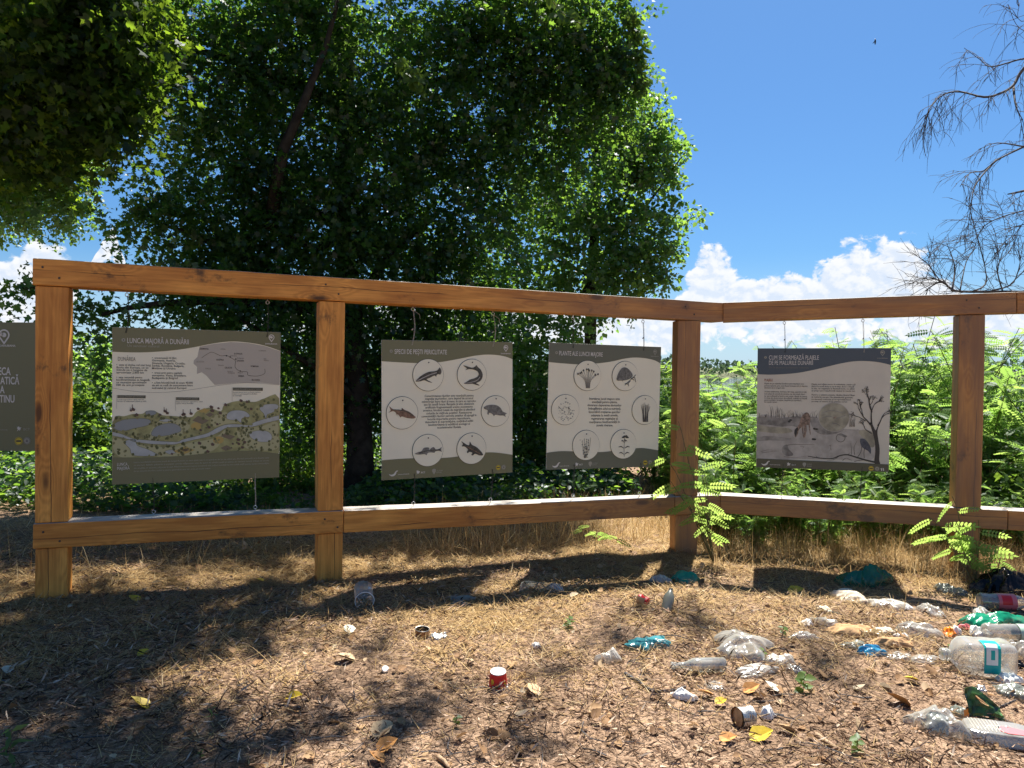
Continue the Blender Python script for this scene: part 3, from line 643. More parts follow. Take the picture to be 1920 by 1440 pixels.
# --- raised discs used on the two round-picture boards
def medal(s, c, r=0.113):
    q = s.pt(c)
    mb = MB(); mb.lathe([(r, 0), (r, 0.0055)], 40); mb.build('picture_disc', M['board_face'], s.root, rot=(math.pi/2, 0, 0), loc=(q[0], -TH/2-.003, q[1]))
    s.ring('disc_outline', 'ink', q, r+.0005, r+.0035, 3.5, 40, True)
    s.disc('disc_hole', 'ink', (c[0]+2, c[1]-112), .0052, 18, 10)

# --- the fish board
s = Sign('information_board', 'olive and beige board headed SPECII DE PEȘTI PERICLITATE with six round fish pictures', sign_matrix((-.4515, 5.4032, 1.1708), .4238, -.0068, -.0042), 1.0, .98, [(72, 85), (1252, 97), (1248, 1283), (78, 1343)])
s.poly('header_band', 'olive_print', [(72, 85), (1252, 97)]+smooth_pts([(1252, 253), (1180, 228), (1100, 215), (1000, 213), (900, 225), (800, 245), (700, 265), (600, 282), (500, 290), (400, 293), (250, 288), (73, 278)]), 1)
s.poly('footer_band', 'olive_print', smooth_pts([(77, 1165), (200, 1155), (350, 1148), (500, 1150), (650, 1145), (750, 1135), (850, 1115), (950, 1103), (1080, 1100), (1248, 1122)])+[(1248, 1283), (78, 1343)], 1)
flower_icon(s, (158, 187), .0125)
s.text('title_lettering', 'white_print', 'SPECII DE PEȘTI PERICLITATE', (188, 211), 42, 2, width=467, bold=.004, res=3)
pin_logo(s, (1190, 147), .0185); s.text('emblem_lettering', 'white_print', 'DANUBIANA', (1190, 207), 10, 2, width=88, align='C', bold=.02)
for c in ((487, 400), (880, 396), (256, 741), (1094, 725), (484, 1078), (876, 1063)): medal(s, c)
fl = 18
s.blob('fish_picture', 'fish_dark', [(372, 458), (400, 425), (440, 395), (490, 372), (545, 365), (572, 352), (588, 330), (592, 352), (598, 335), (603, 372), (592, 395), (575, 392), (560, 400), (555, 415), (540, 405), (500, 425), (470, 440), (520, 468), (490, 464), (450, 448), (410, 458)], fl, 3)
s.line('fish_marking', 'wash_pale', [(395, 450), (440, 425), (500, 398), (560, 378)], .006, fl+1)
s.blob('fish_picture', 'fish_dark', [(798, 312), (840, 322), (880, 332), (905, 322), (918, 310), (935, 330), (958, 352), (974, 392), (968, 430), (948, 455), (915, 472), (930, 480), (945, 494), (915, 488), (880, 478), (835, 480), (804, 474), (828, 462), (860, 440), (900, 428), (930, 410), (938, 385), (922, 362), (890, 350), (855, 345), (820, 352), (830, 338)], fl, 3)
s.line('fish_marking', 'wash_pale', [(830, 472), (880, 462), (925, 445), (950, 415)], .005, fl+1)
s.blob('fish_picture', 'fish_brown', [(132, 738), (152, 718), (138, 682), (160, 700), (185, 712), (220, 710), (246, 714), (250, 696), (272, 712), (310, 728), (345, 752), (372, 782), (345, 792), (290, 785), (250, 772), (240, 782), (228, 768), (212, 752), (208, 764), (195, 738), (170, 725)], fl, 3)
s.line('fish_marking', 'fish_dark', [(165, 712), (220, 716), (290, 728), (350, 765)], .006, fl+1)
s.blob('fish_picture', 'fish_grey', [(986, 690), (1010, 675), (1050, 668), (1100, 672), (1135, 695), (1155, 728), (1192, 745), (1178, 758), (1182, 778), (1160, 765), (1130, 765), (1090, 758), (1075, 770), (1062, 752), (1035, 740), (1025, 760), (1015, 745), (1018, 718), (990, 706)], fl, 3)
s.blob('fish_picture', 'fish_grey', [(365, 1108), (395, 1092), (425, 1085), (445, 1055), (490, 1052), (495, 1075), (510, 1058), (535, 1048), (555, 1072), (585, 1062), (605, 1048), (600, 1072), (606, 1090), (580, 1082), (550, 1086), (540, 1098), (505, 1095), (480, 1102), (470, 1120), (450, 1110), (405, 1115)], fl, 3)
s.line('fish_marking', 'fish_dark', [(400, 1102), (450, 1085), (520, 1075), (590, 1072)], .007, fl+1)
s.blob('fish_picture', 'fish_dark', [(780, 996), (805, 1012), (835, 1030), (852, 1030), (858, 1000), (875, 1028), (915, 1048), (950, 1080), (978, 1120), (945, 1125), (905, 1110), (885, 1125), (870, 1118), (880, 1102), (855, 1092), (838, 1105), (832, 1090), (840, 1070), (812, 1045), (785, 1042), (795, 1022)], fl, 3)
s.line('fish_marking', 'fish_brown', [(830, 1045), (880, 1072), (950, 1110)], .006, fl+1)
for (x, y) in ((378, 452), (812, 474), (362, 780), (996, 690), (376, 1106), (962, 1112)): s.disc('fish_marking', 'wash_pale', (x+8, y-4), .003, fl+2, 8)
L_ = ['Conectivitatea râurilor este esențială pentru', 'migrația sturionilor, care depind de accesul', 'neîntrerupt între râuri și mare, în care se reproduc', 'sau își caută hrana. Barajele și alte obstacole', 'artificiale fragmentează aceste ecosisteme', 'acvatice, blocând rutele de migrație și afectând', 'ciclurile de viață ale peștilor. Restaurarea', 'conectivității râurilor permite peștilor să ajungă în', 'locurile importante pentru reproducere,', 'dezvoltare și supraviețuire, susținând astfel', 'biodiversitatea și echilibrul ecologic al', 'ecosistemelor fluviale.']
para(s, 'body_lettering', 'ink', L_, 678, (588, 613, 639, 664, 690, 716, 743, 769, 795, 820, 846, 872), 15, 2, (430, 420, 475, 440, 415, 455, 400, 480, 380, 420, 365, 213), 'C')
logos(s, (182, 1285), (222, 1296, 98), (400, 1274), (425, 1283), (540, 1268), (563, 1284), (1118, 1237), (1167, 1234), 1.15)
s.done(); cords(s, [(0.218, .025, 0, .004), (0.838, .03, 0, 0.0)], [(0.232, .008, 1, -.004), (0.832, .012, 1, -.008)], (N1, topz1, railz1))

# --- the plant board
s = Sign('information_board', 'grey olive and beige board headed PLANTE ALE LUNCII MAJORE with six round plant pictures', sign_matrix((.7408, 5.9232, 1.1719), .3718, .0142, .0072), 1.0, .98, [(107, 68), (1222, 105), (1190, 1310), (72, 1335)])
s.poly('header_band', 'teal_print', [(107, 68), (1222, 105)]+smooth_pts([(1218, 272), (1150, 238), (1050, 218), (950, 213), (850, 225), (750, 248), (650, 265), (550, 275), (400, 283), (250, 275), (102, 262)]), 1)
s.poly('footer_band', 'teal_print', smooth_pts([(77, 1165), (200, 1150), (350, 1152), (500, 1160), (650, 1158), (800, 1140), (950, 1125), (1050, 1122), (1194, 1145)])+[(1190, 1310), (72, 1335)], 1)
flower_icon(s, (178, 168), .0125)
s.text('title_lettering', 'white_print', 'PLANTE ALE LUNCII MAJORE', (203, 193), 43, 2, width=432, bold=.004, res=3)
pin_logo(s, (1160, 152), .0165, m='pale_print'); s.text('emblem_lettering', 'pale_print', 'DANUBIANA', (1157, 204), 9, 2, width=80, align='C', bold=.02)
for c in ((482, 395), (858, 398), (262, 735), (1055, 738), (467, 1090), (841, 1080)): medal(s, c, .1165)
for i in range(11):
    a = (i-5)/5; tx, ty = 482+a*95+rr.uniform(-8, 8), 335+abs(a)*55+rr.uniform(-15, 15)
    s.line('plant_picture', 'ink_mid', [(482+a*18, 520), (482+a*32, 440), (tx, ty)], .0028, fl); s.blob('plant_picture', 'fish_dark', [(tx-8, ty+4), (tx, ty-12), (tx+9, ty), (tx+2, ty+12)], fl, 2)
s.blob('plant_picture', 'fish_grey', [(768, 440), (785, 370), (820, 320), (860, 312), (905, 345), (930, 395), (900, 425), (860, 440), (830, 445), (832, 465), (826, 445)], fl, 3)
for i in range(6): s.line('plant_picture', 'ink', [(782+i*26, 432-i*2), (800+i*18, 370), (835+i*8, 325)], .0016, fl+1)
for P_ in ([(960, 385), (920, 425), (870, 470), (850, 490)], [(960, 460), (945, 410), (915, 430)], [(890, 500), (885, 470), (905, 450)], [(850, 470), (880, 480)], [(905, 415), (945, 440)]): s.line('plant_picture', 'ink', P_, .005, fl+2)
for i in range(95):
    a = rr.uniform(0, 6.28); r = rr.random()**.5; x, y = 262+r*82*math.cos(a), 755+r*100*math.sin(a)
    if y < 700 and rr.random() < .5: continue
    k = rr.uniform(4, 9); b = rr.uniform(0, 3); s.poly('plant_picture', 'ink' if rr.random() < .6 else 'fish_grey', [(x+k*math.cos(b+q*1.57)*(1 if q % 2 else .45), y+k*math.sin(b+q*1.57)*(1 if q % 2 else .45)) for q in range(4)], fl)
for i in range(14):
    a = (i-6.5)/6.5; s.line('plant_picture', 'fish_dark' if i % 2 else 'fish_grey', [(1058+a*24, 858), (1058+a*30+rr.uniform(-4, 4), 770), (1060+a*46, 665+rr.uniform(-8, 25)+abs(a)*20)], .0055, fl, w1=.002)
for i in range(5):
    a = (i-2)/2; P_ = [(460+a*6, 1215), (465+a*30, 1130), (468+a*42, 1010+rr.uniform(0, 30))]; s.line('plant_picture', 'ink', P_, .0022, fl)
    for j in range(9):
        t = j/9; x, y = 460+a*(8+38*t)+rr.uniform(-16, 16), 1205-190*t+rr.uniform(-8, 8); k = rr.uniform(6, 11)*(1.2-t*.6); s.poly('plant_picture', 'fish_dark' if rr.random() < .5 else 'ink_mid', [(x-k, y), (x, y-k*.6), (x+k, y-k*.2), (x, y+k*.5)], fl)
s.line('plant_picture', 'ink', [(845, 1205), (843, 1120), (850, 1010)], .0032, fl)
for y, w in ((1180, 55), (1120, 60), (1060, 32)):
    for sg in (-1, 1): s.blob('plant_picture', 'fish_dark', [(845, y+8), (845+sg*w*.5, y-22), (845+sg*w, y-8), (845+sg*w*.5, y-10)], fl, 2)
for x, y, k in ((850, 1005, 20), (875, 1012, 16), (832, 1012, 13), (865, 998, 14), (850, 1038, 10)): s.blob('plant_picture', 'fish_dark', [(x-k, y+4), (x-k*.3, y-k*.6), (x+k*.6, y-k*.4), (x+k, y+6), (x, y+8)], fl+1, 2)
L_ = ['Inundarea luncii majore este', 'esențială pentru plante,', 'deoarece depunerea aluviunilor', 'îmbogățește solul cu nutrienți,', 'favorizând creșterea speciilor', 'adaptate la medii umede,', 'regenerarea vegetației și', 'menținerea biodiversității în', 'zonele riverane.']
para(s, 'body_lettering', 'ink', L_, 655, (628, 660, 692, 726, 760, 793, 826, 860, 893), 18, 2, (300, 250, 335, 322, 312, 265, 262, 300, 165), 'C')
logos(s, (172, 1290), (206, 1303, 94), (378, 1284), (402, 1292), (510, 1280), (532, 1294), (1063, 1268), (1112, 1266), 1.2)
s.done(); cords(s, [(0.20, .004, 1, 0.0), (0.832, .006, 1, 0.0)], [(0.235, .003, 1, 0.0), (0.835, .003, 1, 0.0)], (N1, topz1, railz1))

# --- the beach board
s = Sign('information_board', 'slate grey board headed CUM SE FORMEAZĂ PLAJELE with fawn and heron drawing', sign_matrix((2.5136, 6.045, 1.1615), -.2527, -.0032, .0256), 1.005, .985, [(75, 72), (1467, 72), (1440, 1358), (62, 1310)], 'board_grey')
s.poly('header_band', 'slate_print', [(75, 72), (1467, 72)]+smooth_pts([(1462, 250), (1380, 228), (1250, 210), (1100, 208), (950, 230), (800, 265), (650, 300), (500, 328), (350, 342), (200, 347), (73, 343)]), 1)
flower_icon(s, (157, 167), .0115)
s.text('title_lettering', 'white_print', 'CUM SE FORMEAZĂ PLAJELE', (193, 190), 44, 2, width=520, bold=.0, res=3)
s.text('title_lettering', 'white_print', 'DE PE MALURILE DUNĂRII', (193, 244), 43, 2, width=458, bold=.0, res=3)
s.text('subtitle_lettering', 'ink_mid', 'De la aluviuni la habitate naturale', (193, 280), 18, 2, width=415)
pin_logo(s, (1376, 118), .0165, m='pale_print'); s.text('emblem_lettering', 'pale_print', 'DANUBIANA', (1374, 182), 9, 2, width=108, align='C', bold=.02)
s.text('heading_lettering', 'red_ink', 'PLAJELE', (145, 415), 25, 2, width=88, bold=.015)
para(s, 'body_lettering', 'ink', ['Plajele de pe malurile Dunării sunt rezultatul unui', 'proces natural, prin care fluviul transportă și depune', 'aluviuni de-a lungul său.'], 145, (440, 463, 484), 12, 2, (412, 450, 215))
para(s, 'body_lettering', 'ink', ['Aceste sedimente, formate din nisip, pietriș și mâl,', 'sunt aduse de curenți din amonte, mai ales după viituri,', 'iar apa scăzută le lasă la mal, unde rămân la soare;', 'în timp ele devin locuri de odihnă, cuibărit și hrană', 'pentru păsări, broaște, șopârle și mamifere,', 'dar și pentru oameni.'], 145, (524, 547, 570, 591, 612, 632), 12, 2, (443, 425, 447, 445, 390, 135))
para(s, 'body_lettering', 'ink', ['Plajele sunt aflate mereu în schimbare, pentru că', 'fluviul le mută de la un an la altul, de la o viitură', 'la alta, iar vegetația le fixează încet, cu sălcii', 'și plopi care transformă nisipul în insule noi.'], 638, (448, 470, 492, 515), 12, 2, (455, 440, 445, 455))
para(s, 'body_lettering', 'ink', ['Pentru a păstra plajele, lăsăm fluviul liber', 'și malurile curate. Nu abandonați gunoaie,', 'nu deranjați cuiburile și nu aprindeți focul', 'pe nisip, ca natura să își urmeze cursul.'], 638, (558, 581, 604, 626), 12, 2, (452, 430, 408, 372))
s.blob('drawing_wash', 'wash_pale', [(70, 800), (250, 780), (420, 790), (640, 800), (900, 900), (1100, 920), (1290, 960), (1300, 1100), (1250, 1240), (900, 1230), (500, 1225), (66, 1215)], 1, 3)
s.blob('drawing_wash', 'wash_grey', [(72, 790), (200, 785), (330, 800), (500, 780), (560, 830), (520, 900), (430, 880), (330, 890), (200, 870), (72, 860)], 2, 3)
s.blob('drawing_wash', 'wash_grey', [(620, 790), (720, 800), (760, 880), (860, 930), (980, 910), (900, 960), (760, 970), (680, 940), (640, 880)], 2, 3)
s.blob('drawing_wash', 'wash_green', [(70, 870), (200, 890), (380, 900), (440, 940), (330, 960), (200, 950), (70, 930)], 2, 3)
s.blob('drawing_wash', 'wash_grey', [(66, 1000), (200, 985), (350, 1000), (430, 1015), (340, 1035), (200, 1030), (66, 1040)], 2, 3)
s.blob('drawing_wash', 'wash_green', [(1120, 940), (1200, 920), (1280, 960), (1295, 1080), (1250, 1100), (1180, 1010)], 2, 3)
s.blob('drawing_wash', 'wash_grey', [(330, 1110), (380, 1072), (400, 1120), (450, 1180), (390, 1195), (340, 1165)], 2, 3)
s.line('drawing_ink', 'ink_mid', [(370, 1085), (450, 1072), (560, 1075), (670, 1072)], .007, 3, w1=.002)
s.line('drawing_ink', 'ink_mid', [(350, 1200), (470, 1210), (600, 1190)], .004, 3, w1=.001)
for i in range(62):
    x = rr.uniform(80, 700); h = rr.uniform(25, 75)*(1.7 if 190 < x < 340 else 1.1 if 390 < x < 480 else .9); y = 790+rr.uniform(-8, 12)
    s.line('drawing_ink', 'ink' if rr.random() < .5 else 'ink_mid', [(x, y), (x+rr.uniform(-8, 8), y-h*.6), (x+rr.uniform(-22, 22), y-h)], .003, 3, w1=.0008)
for i in range(16):
    x = rr.uniform(1030, 1090); s.line('drawing_ink', 'ink_mid', [(x, 890), (x+rr.uniform(-5, 5), 840), (x+rr.uniform(-14, 14), 780+rr.uniform(0, 40))], .0025, 3, w1=.0008)
s.disc('drawing_circle', 'wash_green', (870, 790), .116, 3, 40); s.ring('drawing_circle', 'wash_pale', (870, 790), .114, .118, 4, 40)
for P_ in ([(740, 800), (820, 780), (900, 800), (990, 770)], [(850, 850), (900, 860), (930, 880)], [(760, 740), (850, 720), (960, 745)]): s.line('drawing_ink', 'wash_grey', P_, .006, 4)
s.blob('drawing_ink', 'fawn', [(860, 795), (885, 785), (895, 795), (870, 805)], 5, 2)
s.blob('fawn_drawing', 'fawn', [(545, 770), (575, 742), (605, 748), (625, 790), (622, 840), (605, 870), (560, 872), (530, 895), (505, 925), (495, 965), (470, 1000), (458, 965), (462, 920), (490, 890), (512, 850), (525, 805)], 5, 3)
for P_ in ([(560, 865), (565, 930), (556, 1005)], [(575, 865), (580, 930), (566, 1000)], [(612, 850), (618, 910), (625, 970)], [(540, 870), (545, 930), (552, 990)]): s.line('fawn_drawing', 'fawn', P_, .010, 5, w1=.006)
s.blob('fawn_drawing', 'ink', [(462, 925), (490, 895), (500, 915), (488, 945), (474, 990), (462, 965)], 6, 2)
for x, y in ((420, 820), (405, 835), (690, 915), (668, 910), (670, 1020), (655, 1018)): s.disc('drawing_ink', 'ink', (x, y), .012, 3, 9, .7)
s.ring('drawing_ink', 'ink_mid', (940, 1005), .030, .036, 3, 20); s.blob('drawing_ink', 'wash_grey', [(900, 970), (960, 965), (1010, 985), (990, 1000), (940, 985)], 3, 2)
for P_ in ([(835, 1080), (838, 1110), (828, 1140)], [(838, 1110), (848, 1140)], [(820, 1085), (850, 1078)], [(520, 1090), (560, 1095), (540, 1115)], [(110, 1150), (180, 1130), (270, 1135)], [(120, 1160), (200, 1150), (280, 1145)]): s.line('drawing_ink', 'ink_mid', P_, .004, 3, w1=.0015)
s.blob('tree_drawing', 'ink', [(1300, 1280), (1290, 1240), (1300, 1150), (1295, 1050), (1275, 960), (1250, 880), (1235, 850), (1262, 850), (1290, 905), (1305, 925), (1330, 870), (1345, 860), (1322, 930), (1330, 1020), (1345, 1120), (1340, 1230), (1350, 1278)], 4, 3)
def twig(x, y, a, L, w, dep):
    x2, y2 = x+L*math.cos(a), y-L*math.sin(a); xm, ym = (x+x2)/2+rr.uniform(-8, 8), (y+y2)/2
    s.line('tree_drawing', 'ink', [(x, y), (xm, ym), (x2, y2)], w, 4, w1=w*.6)
    if dep == 0:
        for _ in range(3): s.disc('tree_drawing', 'ink_mid', (x2+rr.uniform(-16, 16), y2+rr.uniform(-14, 14)), rr.uniform(.003, .0055), 4, 6, .6)
        return
    for k in range(2 if dep > 1 else 3): twig(x2, y2, a+rr.uniform(-.7, .7), L*rr.uniform(.55, .8), w*.65, dep-1)
for P_ in ((1250, 870, 2.3, 110, .012, 3), (1262, 860, 1.6, 120, .013, 3), (1325, 880, 1.1, 90, .010, 3), (1200, 830, 2.6, 80, .008, 2), (1262, 960, 2.5, 90, .008, 2), (1268, 740, 1.9, 100, .008, 3)): twig(*P_)
s.blob('heron_drawing', 'heron_blue', [(1140, 1020), (1170, 1012), (1200, 1025), (1235, 1070), (1255, 1120), (1250, 1170), (1225, 1140), (1180, 1115), (1150, 1080)], 5, 3)
s.line('heron_drawing', 'wash_pale', [(1145, 1030), (1128, 990), (1125, 950), (1128, 925), (1110, 920), (1070, 935)], .009, 5, w1=.003)
for P_ in ([(1188, 1110), (1182, 1160), (1185, 1215)], [(1160, 1090), (1150, 1150), (1115, 1205)]): s.line('heron_drawing', 'ink', P_, .004, 5)
s.line('drawing_ink', 'ink', [(600, 1195), (730, 1215), (850, 1220), (930, 1190), (1010, 1180), (1100, 1205), (1200, 1235), (1310, 1260)], .006, 3, w1=.014)
for P_ in ([(930, 1190), (870, 1230), (800, 1240)], [(1010, 1180), (1040, 1160)], [(1080, 1250), (1160, 1235), (1220, 1240)], [(1050, 1180), (1052, 1120), (1045, 1060)], [(1085, 1180), (1080, 1100), (1110, 1040)], [(700, 1212), (680, 1185)], [(960, 1240), (1000, 1215), (1060, 1245)]): s.line('drawing_ink', 'ink', P_, .004, 3, w1=.0015)
s.poly('footer_band', 'dark_olive_print', smooth_pts([(65, 1218), (300, 1228), (700, 1245), (1100, 1262), (1441, 1280)])+[(1440, 1358), (62, 1310)], 7)
bird_logo(s, (160, 1270), .035, 8); s.text('sponsor_lettering', 'white_print', 'maimultverde', (202, 1286), 11, 8, width=110); star_logo(s, (402, 1280), .019, 8); s.text('sponsor_lettering', 'white_print', 'BCT', (432, 1292), 14, 8, width=44)
shield_logo(s, (563, 1284), .021, 8); s.text('sponsor_lettering', 'pale_print', 'ALPHA', (590, 1284), 14, 8, width=52); s.text('sponsor_lettering', 'pale_print', 'BANK', (590, 1304), 14, 8, width=52)
badge(s, (1256, 1320), .0195, 'badge_yellow', 8); badge(s, (1318, 1324), .0175, 'pale_print', 8)
for x in (1362, 1382): s.poly('badge', 'white_print', [(x-8, 1318), (x+2, 1316), (x+9, 1342), (x, 1348)], 8)
s.done(); cords(s, [(0.21, .004, 1, 0.0), (0.80, .002, 0, 0.0)], [(0.205, .003, 1, 0.0), (0.80, .003, 1, 0.0)], (N2, topz2, railz2))

# --- the separate board behind the first post, on its own two legs
c0 = Vector((-4.0, 5.66, 1.296))
s = Sign('information_board', 'plain dark olive title board half hidden behind the first post, letters ECA ATICĂ visible', Matrix.Translation(c0), 1.02, .975, None, 'olive_print')
def l0(px, py): q = at(px, py, 5.655)-c0; return (q.x, q.z)
k0 = 5.655/1400
for t, x, y, h in (('ECA', 20, 703, 14), ('ATICĂ', 36, 720.5, 13.5), ('A', 8.5, 737, 13.5), ('TINU', 27, 754.5, 13.5)):
    s.text('title_lettering', 'white_print', t, l0(x, y), h*k0, 2, align='R', local=True, sx=.62, bold=.02, res=3)
pin_logo(s, l0(7.5, 628), .042, local=True); s.text('emblem_lettering', 'white_print', 'DANUBIANA', l0(29, 650), 3.6*k0, 2, align='R', local=True, bold=.02)
star_logo(s, l0(36, 804), .022, local=True); s.text('sponsor_lettering', 'pale_print', 'BCT', l0(44, 807), 4.5*k0, 2, local=True)
s.text('sponsor_lettering', 'pale_print', 'maimultverde', l0(14, 807), 2.6*k0, 2, align='R', local=True)
badge(s, l0(35, 827), .0305, 'badge_yellow', local=True); badge(s, l0(50.5, 826.5), .027, 'pale_print', local=True)
s.done()
for x in (-.42, .45):
    g = float(hgt(c0.x+x, c0.y+.06))-.2
    mb = MB(); mb.box(0, c0.z+.40-g, 0, .07, -.035, .035); o = mb.build('leg', M['pine_stain'], s.root, bevel=.004)
    o.matrix_local = Matrix(((0, 0, -1, x), (0, 1, 0, .004), (1, 0, 0, g-c0.z), (0, 0, 0, 1)))
# ------------------------------------------------------------------ ground, river, far bank
def ground_mat():
    m, T, out = mat('forest_floor')
    tc = T.add('ShaderNodeTexCoord'); v = tc.outputs['Object']
    n1 = T.noise(v, 1.1, 6, 0.62); n2 = T.noise(v, 26, 5, 0.65); n3 = T.noise(v, 110, 3, 0.6)
    vo = T.add('ShaderNodeTexVoronoi', {'Vector': v, 'Scale': 55.0, 'Detail': 1.0, 'Randomness': 1.0}, feature='F1')
    f = T.m('ADD', T.m('MULTIPLY', n2, 0.7), T.m('MULTIPLY', n3, 0.45))
    c = T.ramp(f, [(0.36, (0.034, 0.023, 0.015)), (0.52, (0.095, 0.062, 0.042)), (0.66, (0.175, 0.118, 0.080)), (0.8, (0.31, 0.22, 0.16))])
    chip = T.mix(T.mapr(T.add('ShaderNodeSeparateColor', {0: vo.outputs['Color']}).outputs[0], 0.55, 0.6), c, T.mix(T.add('ShaderNodeSeparateColor', {0: vo.outputs['Color']}).outputs[1], (0.11, 0.066, 0.040, 1), (0.36, 0.245, 0.165, 1)))
    c2 = T.mix(T.mapr(n1, 0.42, 0.62, 0.0, 0.6), chip, (0.15, 0.098, 0.062, 1))
    b = T.add('ShaderNodeBump', {'Height': T.m('SUBTRACT', f, T.m('MULTIPLY', vo.outputs[0], 0.6)), 'Strength': 0.9, 'Distance': 0.012})
    p = T.add('ShaderNodeBsdfPrincipled', {'Base Color': c2, 'Roughness': 0.95, 'Specular IOR Level': 0.1, 'Normal': b.outputs[0]})
    T.l.new(p.outputs[0], out.inputs[0])
ground_mat()
gx = np.concatenate([np.linspace(-120, -12, 22)[:-1], np.linspace(-12, -4.8, 40)[:-1], np.linspace(-4.8, 5.2, 330), np.linspace(5.2, 13, 40)[1:], np.linspace(13, 120, 22)[1:]])
gy = np.concatenate([np.linspace(-60, 1.2, 22)[:-1], np.linspace(1.2, 7.5, 240), np.linspace(7.5, 27, 90)[1:], np.linspace(27, 60, 6)[1:]])
GX, GY = np.meshgrid(gx, gy); GZ = hgt(GX, GY)
fine = ((GX > -5) & (GX < 5.4) & (GY > 1) & (GY < 8))
GZ = GZ+np.where(fine, 0.016*fbm(GX*14, GY*14, 3, .6)+0.02*np.maximum(0, fbm(GX*6+9, GY*6, 2)), 0)
nx, ny = len(gx), len(gy); idx = np.arange(nx*ny).reshape(ny, nx)
quads = np.stack([idx[:-1, :-1], idx[:-1, 1:], idx[1:, 1:], idx[1:, :-1]], -1).reshape(-1, 4)
me = np_mesh('ground', np.stack([GX, GY, GZ], -1).reshape(-1, 3), quads.ravel(), np.full(len(quads), 4), M['forest_floor'], smooth=True)
tag(link('ground', me), kind='structure')
def water_mat():
    m, T, out = mat('river_water'); tc = T.add('ShaderNodeTexCoord')
    n = T.noise(T.add('ShaderNodeVectorMath', {0: tc.outputs['Object'], 1: (0.5, 1.6, 1)}, operation='MULTIPLY').outputs[0], 1.4, 5, 0.6)
    b = T.add('ShaderNodeBump', {'Height': n, 'Strength': 0.25, 'Distance': 0.08})
    p = T.add('ShaderNodeBsdfPrincipled', {'Base Color': (0.07, 0.10, 0.10, 1), 'Roughness': 0.08, 'IOR': 1.333, 'Normal': b.outputs[0]})
    T.l.new(p.outputs[0], out.inputs[0])
water_mat()
mb = MB(); mb.add([(-1500, 17, -3.1), (1500, 17, -3.1), (1500, 640, -3.1), (-1500, 640, -3.1)], [(0, 1, 2, 3)])
tag(mb.build('river', M['river_water']), kind='structure')
simple('far_bank_earth', (0.11, 0.12, 0.07), 0.9, 0.1, var=0.3, vscale=0.02)
xs = np.linspace(-2200, 2200, 60); prof = [(600, -3.3), (612, -1.2), (650, 0.5), (900, 4), (4500, 30)]
V = [(x, y+18*math.sin(x*.011), z) for (y, z) in prof for x in xs]; F_ = [(j*60+i, j*60+i+1, (j+1)*60+i+1, (j+1)*60+i) for j in range(4) for i in range(59)]
mb = MB(); mb.add(V, F_); tag(mb.build('far_river_bank', M['far_bank_earth'], smooth=True), kind='structure')

# ------------------------------------------------------------------ foliage
leaf_mat('maple_leaf', (0.008, 0.028, 0.014), (0.028, 0.068, 0.024), (0.06, 0.19, 0.025), (0.31, 0.50, 0.05), .54, .03)
leaf_mat('sycamore_leaf', (0.006, 0.019, 0.008), (0.020, 0.046, 0.014), (0.03, 0.10, 0.01), (0.34, 0.50, 0.03), .52, .015)
leaf_mat('poplar_leaf', (0.025, 0.065, 0.024), (0.075, 0.135, 0.045), (0.12, 0.30, 0.04), (0.38, 0.58, 0.08), .55, .05)
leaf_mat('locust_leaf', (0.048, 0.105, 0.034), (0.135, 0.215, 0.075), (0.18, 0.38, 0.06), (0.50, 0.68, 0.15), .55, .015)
leaf_mat('shrub_leaf', (0.030, 0.070, 0.016), (0.075, 0.130, 0.030), (0.10, 0.22, 0.02), (0.28, 0.42, 0.05), .5, .02)
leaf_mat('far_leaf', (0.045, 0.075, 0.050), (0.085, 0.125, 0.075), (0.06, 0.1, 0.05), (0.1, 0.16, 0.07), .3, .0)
simple('bark', (0.034, 0.029, 0.023), 0.9, 0.1, var=0.45, vscale=9, bump=0.8)
simple('dead_bark', (0.085, 0.080, 0.082), 0.85, 0.15, var=0.35, vscale=14, bump=0.4)
simple('green_stem', (0.12, 0.11, 0.05), 0.8, 0.2, var=0.3, vscale=20)
half = [(0.30, 0.0, .02), (0.40, 0.20, .05), (0.24, 0.30, .03), (0.52, 0.62, .04), (0.17, 0.60, .0)]
MAPLE = [(0, 0, 0)]+half+[(0, 1.0, -.16)]+[(-x, y, z) for x, y, z in half[::-1]]
MAPLE_F = [tuple(range(12))]
OVAL = [(0, 0, 0), (.30, .22, .05), (.34, .5, .04), (0, 1, -.12), (-.34, .5, .04), (-.30, .22, .05)]; OVAL_F = [(0, 1, 2, 3), (0, 3, 4, 5)]
LANCE = [(0, 0, 0), (.13, .35, .02), (0, 1, -.2), (-.13, .35, .02)]; LANCE_F = [(0, 1, 2, 3)]
def rnd_unit(n): return unit(RNG.normal(size=(n, 3)))
